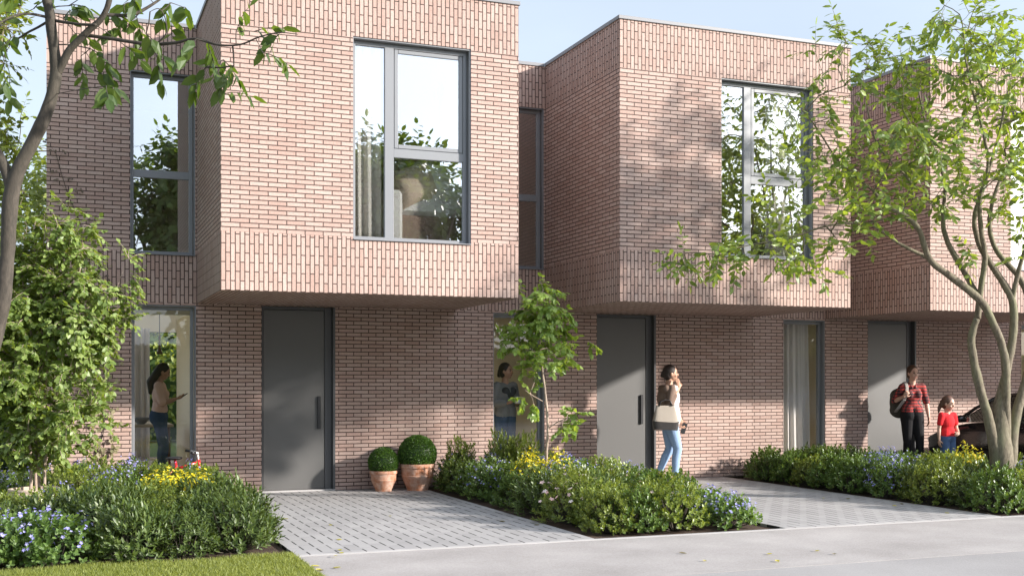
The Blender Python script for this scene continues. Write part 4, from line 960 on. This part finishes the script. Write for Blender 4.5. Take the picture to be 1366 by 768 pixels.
def person(loc, rz, height, J, label, group=None):
    """J: pose and clothes, in a frame facing +x with the left side at +y, 1.65 m tall"""
    k = height / 1.65; hs = J.get('head', 1.0); root = empty('person', loc, rz); root.scale = (k, k, k); tag(root, label, 'person', group)
    B = MB(); lean = V(J.get('lean', (0, 0, 0)))
    pel = V((0, 0, .9)); che = V((0, 0, 1.22)) + lean * .7; nb = V((-.01, 0, 1.385)) + lean
    sh = {1: V((0, .158, 1.345)) + lean, -1: V((0, -.158, 1.345)) + lean}
    for sg in (1, -1): B.ball(pel + V((-.015, sg * .06, 0)), .115, .11, .13)
    B.ball(V((0, 0, 1.06)) + lean * .4, .088, .118, .13); B.ball(che, .1, .142, .16)
    if not J.get('child'):
        for sg in (1, -1): B.ball(che + V((.06, sg * .062, .01)), .062, .06, .062)
    capsule(B, sh[-1] * .9 + nb * .1, .05, sh[1] * .9 + nb * .1, .05); chain(B, [(che + V((-.01, 0, .08)), .08), (nb, .056), (nb + V((.02, 0, .1)), .043)])
    for sg, key in ((1, 'L'), (-1, 'R')):
        e, wv = V(J['elbow' + key]), V(J['wrist' + key]); chain(B, [(sh[sg], .05), ((sh[sg] + e) / 2, .043), (e, .035)]); chain(B, [(e, .036), (e.lerp(wv, .35), .036), (wv, .0225)])
        hd, hn, cu = J['hand' + key]; hand(B, wv, hd, hn, cu, J.get('thumb' + key, 1))
        kn, an = V(J['knee' + key]), V(J['ankle' + key]); hp = pel + V((-.005, sg * .078, -.03))
        chain(B, [(hp, .092), (hp.lerp(kn, .5), .073), (kn, .052)]); chain(B, [(kn, .052), (kn.lerp(an, .35) + V((-.015, 0, 0)), .053), (an, .034)])
        ft = V(J.get('toe' + key, an + V((.15, 0, -.045)))); chain(B, [(an + V((-.025, 0, -.035)), .034), (an.lerp(ft, .5) + V((0, 0, -.005)), .032), (ft, .026)])
    # head
    hc = nb + V(J.get('headoff', (.035, 0, .175))); HM = Matrix.Rotation(R(J.get('yaw', 0)), 3, 'Z') @ Matrix.Rotation(R(J.get('pitch', 0)), 3, 'Y')
    def hp_(x, y, z): return hc + HM @ (V((x, y, z)) * hs)
    B.ball(hp_(-.008, 0, .018), .094 * hs, .074 * hs, .098 * hs, M=HM, n=24, m=16); B.ball(hp_(.024, 0, -.045), .062 * hs, .054 * hs, .066 * hs, M=HM)
    B.ball(hp_(.05, 0, -.088), .024 * hs, .026 * hs, .02 * hs, M=HM); chain(B, [(hp_(.083, 0, .014), .008 * hs), (hp_(.1, 0, -.022), .0125 * hs)])
    for sg in (1, -1):
        B.ball(hp_(-.004, sg * .076, -.008), .017 * hs, .009 * hs, .028 * hs, M=HM); B.ball(hp_(.056, sg * .034, -.03), .028 * hs, .024 * hs, .026 * hs, M=HM)
    capsule(B, hp_(.079, -.03, .034), .008 * hs, hp_(.079, .03, .034), .008 * hs)
    capsule(B, nb, .048, hp_(-.02, 0, -.06), .046 * (.5 + .5 * hs))
    o = B.build('body', MT[J.get('skin', 'skin')], root); bake(o, .0065, 5, .5)
    for sg in (1, -1):
        b = MB(); b.ball(hp_(.0815, sg * .031, .008), .007 * hs, .0135 * hs, .0075 * hs, M=HM); b.build('eye', MT['eye'], root, smooth=True)
        b = MB(); b.tube([hp_(.083, sg * .016, .03), hp_(.086, sg * .032, .036), hp_(.076, sg * .05, .03)], .004 * hs, 5); b.build('eyebrow', MT[J['hairmat']], root)
    b = MB(); b.ball(hp_(.083, 0, -.056), .008 * hs, .022 * hs, .007 * hs, M=HM); b.build('mouth', MT['lip'], root, smooth=True)
    b = MB()
    b.ball(hp_(-.024, 0, .032), .098 * hs, .085 * hs, .1 * hs, M=HM, n=24, m=16); b.ball(hp_(-.045, 0, -.02), .07 * hs, .078 * hs, .085 * hs, M=HM)
    for p0, r0, p1, r1 in J.get('hair', ()): capsule(b, hp_(*p0), r0 * hs, hp_(*p1), r1 * hs)
    o = b.build('hair', MT[J['hairmat']], root); bake(o, .008, 4)
    # clothes: (name, material, pieces) where pieces name body zones or give capsules
    for nm, mt, zones in J['clothes']:
        b = MB()
        for zn in zones:
            if zn == 'hips':
                for sg in (1, -1): b.ball(pel + V((-.015, sg * .06, .0)), .128, .122, .14)
                b.ball(V((0, 0, 1.0)), .1, .13, .07)
            elif zn[0] == 'leg':
                for sg, key in ((1, 'L'), (-1, 'R')):
                    kn, an = V(J['knee' + key]), V(J['ankle' + key]); hp = pel + V((-.005, sg * .076, -.03)); e = kn.lerp(an, zn[1])
                    chain(b, [(hp, .105), (hp.lerp(kn, .5), .086), (kn, .064)]); chain(b, [(kn, .064), (kn.lerp(an, .35) + V((-.012, 0, 0)), .062), (e, .046)])
            elif zn[0] == 'torso':          # dx shift, grow, hem height
                dx, gr, hem = zn[1:]
                b.ball(che + V((dx, 0, -.01)), .104 + gr, .146 + gr, .165); b.ball(V((dx, 0, 1.06)) + lean * .4, .096 + gr, .126 + gr, .14)
                if not J.get('child') and dx >= 0:
                    for sg in (1, -1): b.ball(che + V((.06, sg * .062, .01)), .07, .068, .07)
                capsule(b, sh[-1] * .88 + nb * .12 + V((dx, 0, -.01)), .06, sh[1] * .88 + nb * .12 + V((dx, 0, -.01)), .06)
                for sg in (1, -1): capsule(b, V((dx, sg * .05, 1.02)), .098 + gr, V((dx, sg * .062, hem + .08)), .1 + gr)
            elif zn[0] == 'sleeve':         # how far down the arm, thickness
                fr, th = zn[1:]
                for sg, key in ((1, 'L'), (-1, 'R')):
                    e, wv = V(J['elbow' + key]), V(J['wrist' + key])
                    if fr <= 1: chain(b, [(sh[sg] - V((0, sg * .004, .0)), .056 + th), (sh[sg].lerp(e, fr), .048 + th)])
                    else: chain(b, [(sh[sg] - V((0, sg * .004, .0)), .056 + th), (e, .043 + th)]); chain(b, [(e, .045 + th), (e.lerp(wv, fr - 1), .036 + th)])
            elif zn[0] == 'cap': capsule(b, *zn[1:])
            elif zn[0] == 'shoes':
                for sg, key in ((1, 'L'), (-1, 'R')):
                    an = V(J['ankle' + key]); ft = V(J.get('toe' + key, an + V((.15, 0, -.045)))); chain(b, [(an + V((-.03, 0, -.04)), .041), (an.lerp(ft, .5), .039), (ft, .033)])
        o = b.build(nm, MT[mt], root); bake(o, .009, 3)
    return root, hp_, k
std = dict(kneeL=(.03, .085, .48), kneeR=(.03, -.085, .48), ankleL=(0, .085, .09), ankleR=(0, -.085, .09))
def loc_at(u, y): p = on_plane_y(u, 600, y); return (p.x, p.y, 0)
def child_of_world(root, v): return root.matrix_basis @ V(v)
# woman with handbag
J1 = dict(std, elbowR=(-.06, -.225, 1.11), wristR=(.1, -.15, 1.36), handR=((-.12, .35, 1), (-.1, 1, -.1), .2), thumbR=-1, elbowL=(.1, .2, 1.1), wristL=(.2, .15, .9), handL=((.25, -.1, -1), (0, -1, 0), .5), thumbL=-1,
          kneeR=(.1, -.08, .5), ankleR=(.06, -.08, .09), kneeL=(.03, .08, .49), ankleL=(-.13, .08, .17), toeL=(-.04, .08, .05), hairmat='hair', skin='skin2', yaw=-6, pitch=0,
          hair=[((-.1, 0, .0), .045, (-.125, 0, -.03), .03)],
          clothes=[('jeans', 'jeans', ['hips', ('leg', .9)]), ('top', 'white', [('torso', .04, .002, .82)]), ('cardigan', 'cardigan', [('torso', -.075, -.002, .8), ('sleeve', 1.55, .006), ('cap', (.02, .12, 1.0), .05, (.08, .14, .8), .035)]), ('shoes', 'leather', [('shoes',)])])
w1, _, k1 = person(loc_at(893, 13.95), -TH + R(6), 1.61, J1, 'woman in white top, brown cardigan and light jeans beside the second door')
# her handbag and phone
bagc = child_of_world(w1, (-.02, -.30, .84)); hb = empty('handbag', w1.matrix_basis @ V((-.13, -.3, .8))); hb.rotation_euler.z = -TH + R(6); tag(hb, 'cream canvas handbag with dark base hanging from the arm of the woman outside', 'handbag')
def tote(b, z0, z1, w0, w1, d0, d1):
    vs = []; n = 8
    for j in range(n + 1):
        t = j / n; ww = w0 + (w1 - w0) * t; dd = d0 + (d1 - d0) * t; z = z0 + (z1 - z0) * t
        for i in range(24):
            q = 2 * math.pi * i / 24; c, s_ = math.cos(q), math.sin(q); e = .45
            vs.append((ww / 2 * math.copysign(abs(c) ** e, c), dd / 2 * math.copysign(abs(s_) ** e, s_), z + .012 * math.sin(q * 2 + t)))
    fs = [(j * 24 + i, j * 24 + (i + 1) % 24, (j + 1) * 24 + (i + 1) % 24, (j + 1) * 24 + i) for j in range(n) for i in range(24)] + [tuple(reversed(range(24))), tuple(n * 24 + i for i in range(24))]
    b.raw(vs, fs)
b = MB(); tote(b, .085, .3, .36, .25, .14, .05); b.build('bag_body', MT['canvas'], hb, smooth=False)
b = MB(); tote(b, -.02, .088, .33, .365, .14, .148); b.build('bag_base', MT['leather'], hb)
for sy in (-.03, .03):
    b = MB(); b.tube([(-.09, sy, .3), (-.07, sy, .36), (-.0, sy * .7, .385), (.06, sy * .6, .372), (.09, sy, .3)], .009, 8); b.build('strap', MT['leather'], hb, smooth=True)
b = MB(); b.box(-.036, .036, -.004, .004, -.075, .075, b=.003); o = b.build('phone', MT['black'], loc=w1.matrix_basis @ V((.245, .135, .78))); o.rotation_euler = (R(8), R(15), 0); tag(o, 'dark phone held low by the woman with the handbag', 'phone')
# woman with backpack
J2 = dict(std, elbowR=(-.06, -.26, 1.12), wristR=(.13, -.17, 1.2), handR=((.25, .55, .75), (-1, .3, 0), 1.2), thumbR=-1, elbowL=(-.03, .23, 1.1), wristL=(.05, .24, .87), handL=((.1, 0, -1), (0, -1, 0), .35), thumbL=-1,
          hairmat='hairbrown', skin='skin', yaw=14, pitch=6, hair=[((-.09, 0, -.02), .05, (-.1, 0, -.06), .035)], kneeL=(.05, .1, .48), ankleL=(.0, .12, .09),
          clothes=[('trousers', 'blackcloth', ['hips', ('leg', .93)]), ('shirt', 'plaid', [('torso', .0, .004, .9), ('sleeve', .95, .004)]), ('collar', 'plaid', [('cap', (.0, -.05, 1.385), .03, (.075, -.025, 1.33), .016), ('cap', (.0, .05, 1.385), .03, (.075, .025, 1.33), .016), ('cap', (-.05, -.03, 1.39), .03, (-.05, .03, 1.39), .03)]), ('shoes', 'leather', [('shoes',)])])
w2, _, k2 = person(loc_at(1217, 14.2), R(-112), 1.63, J2, 'smiling woman in a red plaid shirt and black trousers in front of the third door')
bk = empty('backpack', w2.matrix_basis @ V((-.2, -.09, .88))); bk.rotation_euler.z = R(-112); tag(bk, 'dark olive backpack on the shoulder of the woman in plaid', 'backpack')
b = MB(); b.ball((0, -.04, .22), .085, .16, .23, n=20, m=14); b.ball((-.02, -.04, .1), .085, .155, .13); b.ball((-.02, -.04, .32), .08, .15, .12); o = b.build('pack_body', MT['olivecloth'], bk); bake(o, .012, 3)
b = MB(); b.ball((-.09, -.04, .13), .045, .12, .1); o = b.build('front_pocket', MT['olivecloth'], bk, smooth=True)
b = MB()
for off in (-.018, -.006, .006, .018): b.tube([(.06, -.02 + off, .42), (.12, -.02 + off, .52), (.2, -.02 + off, .535), (.275, -.02 + off, .46), (.295, -.03 + off, .36), (.27, -.06 + off, .26), (.15, -.12 + off, .12), (.05, -.12 + off, .07)], .009, 8)
o = b.build('strap', MT['strap'], bk); bake(o, .006, 2)
# girl in red
J3 = dict(std, child=True, head=1.22, elbowR=(-.02, -.2, 1.08), wristR=(.0, -.21, .86), handR=((.05, 0, -1), (0, 1, 0), .4), elbowL=(.02, .21, 1.08), wristL=(.17, .12, 1.0), handL=((.5, -.8, -.1), (-.5, -.2, -.6), .7), thumbL=-1,
          headoff=(.035, 0, .19), hairmat='hairred', skin='skin', yaw=18, pitch=14, hair=[((-.1, 0, .0), .045, (-.12, -.03, -.1), .03), ((-.12, -.03, -.1), .03, (-.1, -.06, -.17), .014)],
          clothes=[('jeans', 'jeansdark', ['hips', ('leg', .93)]), ('t_shirt', 'red', [('torso', .0, .012, .88), ('sleeve', .6, .01)]), ('shoes', 'sneaker', [('shoes',)])])
person(loc_at(1264, 12.55), R(-88), 1.16, J3, 'young girl in a red t-shirt and blue jeans beside the dark car')
# woman with phone indoors
J4 = dict(std, elbowR=(.06, -.2, 1.1), wristR=(.22, -.07, 1.16), handR=((.9, .35, .2), (0, .2, 1), .5), elbowL=(.06, .2, 1.1), wristL=(.22, .07, 1.16), handL=((.9, -.3, .2), (0, -.2, 1), .5), thumbR=1, thumbL=-1,
          hairmat='hair', skin='skin', yaw=0, pitch=24, headoff=(.06, 0, .165), kneeR=(.08, -.08, .48), ankleR=(.06, -.08, .09),
          hair=[((-.06, -.03, .0), .065, (-.1, -.02, -.2), .06), ((-.1, -.02, -.2), .06, (-.04, -.02, -.34), .035), ((-.06, .03, .0), .06, (-.08, .03, -.25), .05)],
          clothes=[('jeans', 'jeansdark', ['hips', ('leg', .93)]), ('blouse', 'pink', [('torso', .0, .008, .93), ('sleeve', .9, .014)]), ('shoes', 'sneaker', [('shoes',)])])
w4, _, k4 = person((1.33, 17.2, .01), -TH + R(10), 1.64, J4, 'woman with long dark hair and salmon blouse looking at a phone indoors')
b = MB(); b.box(-.006, .006, -.036, .036, -.07, .07, b=.002); o = b.build('phone', MT['black'], loc=w4.matrix_basis @ V((.33, -.01, 1.2))); o.rotation_euler = (0, R(55), -TH + R(10)); tag(o, 'dark phone held in both hands by the woman indoors', 'phone')
# woman with mug indoors
J5 = dict(std, elbowR=(-.02, -.23, 1.1), wristR=(.16, -.1, 1.1), handR=((.5, .8, .25), (-.3, .2, .8), .8), elbowL=(.0, .235, 1.1), wristL=(.17, .13, 1.12), handL=((.3, -.9, .15), (-.6, -.2, .1), .7), thumbL=1,
          hairmat='hair', skin='skin2', yaw=22, pitch=0, hair=[((-.09, 0, .0), .05, (-.12, 0, -.06), .03)],
          clothes=[('trousers', 'jeansdark', ['hips', ('leg', .93)]), ('sweater', 'greyknit', [('torso', .0, .02, .86), ('sleeve', 1.8, .012)]), ('heart_patch', 'heart', [('cap', (.082, -.065, 1.27), .062, (.105, -.005, 1.19), .035), ('cap', (.082, .065, 1.27), .062, (.105, .005, 1.19), .035)]), ('shoes', 'blackcloth', [('shoes',)])])
w5, _, k5 = person((5.98, 15.45, .01), R(-70), 1.64, J5, 'woman in a grey sweater holding a white mug behind the window')
mg = empty('mug', w5.matrix_basis @ V((.245, .03, 1.095))); tag(mg, 'white mug held by the woman in the grey sweater', 'mug')
b = MB(); b.lathe([(0, 0), (.036, 0), (.042, .01), (.044, .1), (.039, .1), (.037, .012), (0, .012)], 24); b.build('mug_body', MT['cup'], mg, smooth=True)
b = MB(); b.tube([(.04, 0, .08), (.065, 0, .078), (.072, 0, .05), (.062, 0, .025), (.04, 0, .022)], .005, 8); b.build('handle', MT['cup'], mg, smooth=True)

# ------------------------------------------------------------------ small child's bicycle against the end house
bi = empty('child_bicycle', (1.38, 14.4, .02), R(2)); tag(bi, 'small red bicycle with white handlebar behind the left bed', 'bicycle')
def wheel(x, name='wheel'):
    b = MB(); n = 40; rr = .155
    ring = [(x + rr * math.cos(2 * math.pi * i / n), 0, rr + .012 + rr * math.sin(2 * math.pi * i / n)) for i in range(n + 1)]
    wh = empty(name, (0, 0, 0)); wh.parent = bi
    b.tube(ring, .018, 8, False); b.build('tyre', MT['rubber'], wh, smooth=True)
    b = MB(); ring = [(x + .135 * math.cos(2 * math.pi * i / n), 0, rr + .012 + .135 * math.sin(2 * math.pi * i / n)) for i in range(n + 1)]; b.tube(ring, .008, 6, False)
    for i in range(10): q = math.pi * 2 * i / 10; b.tube([(x, 0, rr + .012), (x + .13 * math.cos(q), 0, rr + .012 + .13 * math.sin(q))], .0018, 4)
    b.tube([(x, -.03, rr + .012), (x, .03, rr + .012)], .012, 8); b.build('rim', MT['chrome'], wh)
wheel(.27); wheel(-.27)
b = MB(); b.tube([(-.06, 0, .34), (.19, 0, .41)], .018, 10); b.tube([(-.04, 0, .18), (.19, 0, .35)], .018, 10); b.tube([(-.04, 0, .17), (-.09, 0, .44)], .016, 10); b.tube([(.2, 0, .33), (.185, 0, .44)], .021, 10)
for sy in (-.03, .03): b.tube([(-.27, sy, .167), (-.05, sy * .4, .18)], .009, 8); b.tube([(-.27, sy, .167), (-.075, sy * .4, .36)], .008, 8)
b.build('frame', MT['redpaint'], bi, smooth=True)
b = MB()
for sy in (-.035, .035): b.tube([(.27, sy, .167), (.21, sy, .34)], .01, 8)
b.tube([(.21, -.035, .34), (.21, .035, .34)], .012, 8); b.build('fork', MT['whitepaint'], bi, smooth=True)
b = MB(); b.tube([(.185, 0, .43), (.175, 0, .52)], .012, 8); b.tube([(.12, -.2, .535), (.16, -.12, .53), (.18, 0, .51), (.16, .12, .53), (.12, .2, .535)], .011, 8); b.build('handlebar', MT['whitepaint'], bi, smooth=True)
for sy in (-1, 1): b = MB(); b.tube([(.12, sy * .2, .535), (.07, sy * .25, .54)], .017, 8); b.build('grip', MT['black'], bi, smooth=True)
b = MB(); b.ball((-.1, 0, .465), .1, .06, .025); b.build('saddle', MT['black'], bi, smooth=True)
b = MB(); b.tube([(-.04, -.07, .12), (-.04, -.05, .17), (-.04, .05, .17), (-.04, .07, .22)], .008, 6); b.box(-.08, 0, -.11, -.06, .105, .125); b.box(-.08, 0, .06, .11, .21, .23); b.build('crank', MT['black'], bi)

# ------------------------------------------------------------------ parked car on the third driveway (nose to the house)
car = empty('parked_car', (13.32, 14.38, 0), R(90)); tag(car, 'dark parked hatchback behind the tree trunks at the right edge', 'car')
ST_ = [(0, .50, .45, .55, .44), (-.06, .60, .6, .66, .5), (-.2, .68, .74, .74, .62), (-.45, .74, .8, .79, .68), (-.78, .80, .82, .84, .72)]
body = MB(); W = .82
def sect(x, zt, wt, zb, w):
    ys = [(0, .2), (w * .86, .2), (w * .97, .28), (w, .42), (w, .58), (w * .985, zb), (wt, zt), (wt * .5, zt + .012), (0, zt + .016)]
    return [V((x, a, z)) for a, z in ys] + [V((x, -a, z)) for a, z in reversed(ys[1:-1])]
secs = []
for x, zb, w, zt, wt in ((0, .42, .55, .46, .5), (-.05, .5, .68, .56, .58), (-.18, .58, .77, .64, .64), (-.45, .66, .81, .72, .68), (-.8, .74, .82, .80, .72), (-1.5, .79, .82, .82, .74), (-2.5, .81, .82, .84, .74), (-3.3, .83, .81, .86, .72), (-3.75, .8, .77, .86, .68), (-3.88, .55, .7, .6, .62)):
    secs.append(sect(x, zt, wt, zb, w))
n = len(secs[0])
for a, c in zip(secs[:-1], secs[1:]):
    for i in range(n):
        body.face([a[i], a[(i + 1) % n], c[(i + 1) % n], c[i]])
body.face(secs[0]); body.face(list(reversed(secs[-1])))
o = body.build('body', MT['carpaint'], car, smooth=True, weld=True)
m = o.modifiers.new('bevel', 'SUBSURF'); m.levels = 1; m.render_levels = 1
# greenhouse: glass volume with roof and pillars on it
gx = [(-.72, .79, .73), (-1.42, 1.2, .57), (-2.2, 1.27, .56), (-3.1, 1.22, .54), (-3.68, .84, .68)]
top = [(-.74, .8, .70), (-1.42, 1.2, .57), (-2.2, 1.262, .57), (-3.1, 1.21, .55), (-3.66, .86, .66)]
b = MB()
belt = lambda x: (.73 if x > -1 else .735)
for (x0_, z0_, w0_), (x1_, z1_, w1_) in zip(top[:-1], top[1:]):
    for sg in (1, -1):
        b.face([(x0_, sg * .73, .8), (x1_, sg * .73, .83), (x1_, sg * w1_, z1_), (x0_, sg * w0_, z0_)])
b.face([(top[0][0], -.7, .8), (top[0][0], .7, .8), (top[1][0], .57, 1.2), (top[1][0], -.57, 1.2)])
b.face([(top[4][0], -.66, .86), (top[4][0], .66, .86), (top[3][0], .55, 1.21), (top[3][0], -.55, 1.21)])
b.build('windows', MT['carglass'], car)
b = MB()
for i in (1, 2):
    x0_, z0_, w0_ = top[i]; x1_, z1_, w1_ = top[i + 1]; b.face([(x0_, -w0_, z0_ + .012), (x0_, w0_, z0_ + .012), (x1_, w1_, z1_ + .012), (x1_, -w1_, z1_ + .012)])
o = b.build('roof', MT['carpaint'], car, weld=True); m = o.modifiers.new('thick', 'SOLIDIFY'); m.thickness = .03; m.offset = -1
for sg in (1, -1):
    b = MB(); b.tube([(-.7, sg * .735, .79), (-1.05, sg * .66, 1.02), (-1.42, sg * .575, 1.2)], [.03, .026, .026], 8); b.tube([(-1.42, sg * .575, 1.2), (-2.2, sg * .575, 1.262), (-3.1, sg * .555, 1.21), (-3.66, sg * .67, .86)], [.026, .024, .03, .05], 8)
    b.tube([(-2.15, sg * .735, .83), (-2.2, sg * .58, 1.25)], .03, 8); b.build('pillar', MT['carpaint'], car, smooth=True)
    m_ = MB(); m_.ball((-.95, sg * .86, .86), .06, .08, .055); m_.tube([(-.95, sg * .76, .83), (-.95, sg * .84, .84)], .02, 6); m_.build('wing_mirror', MT['carpaint'], car, smooth=True)
    h_ = MB(); h_.ball((-.1, sg * .56, .52), .11, .14, .06); h_.build('headlight', MT['lampglass'], car, smooth=True)
    for wx_ in (-.62, -3.15):
        wl = empty('wheel', (0, 0, 0)); wl.parent = car
        b = MB(); MX = Matrix.Translation((wx_, sg * .72, .29)) @ Matrix.Rotation(R(90), 4, 'X')
        q = MB(); q.lathe([(.17, -.09), (.27, -.1), (.29, -.08), (.29, .08), (.27, .1), (.17, .09)], 36); q.v = [tuple(MX @ V(p)) for p in q.v]; q.build('tyre', MT['rubber'], wl, smooth=True)
        q = MB(); q.lathe([(.0, -.06), (.04, -.07), (.17, -.04), (.18, .0), (.17, .04), (.04, .07), (0, .06)], 20); 
        for i in range(5): a = 2 * math.pi * i / 5; q.box(.03, .17, -.02, .02, -.085, .085, M=Matrix.Rotation(a, 4, 'Z'))
        q.v = [tuple(MX @ V(p)) for p in q.v]; q.build('rim', MT['chrome'], wl)
    d_ = MB(); d_.tube([(-1.75, sg * .822, .76), (-1.62, sg * .822, .76)], .012, 6); d_.build('door_handle', MT['chrome'], car)
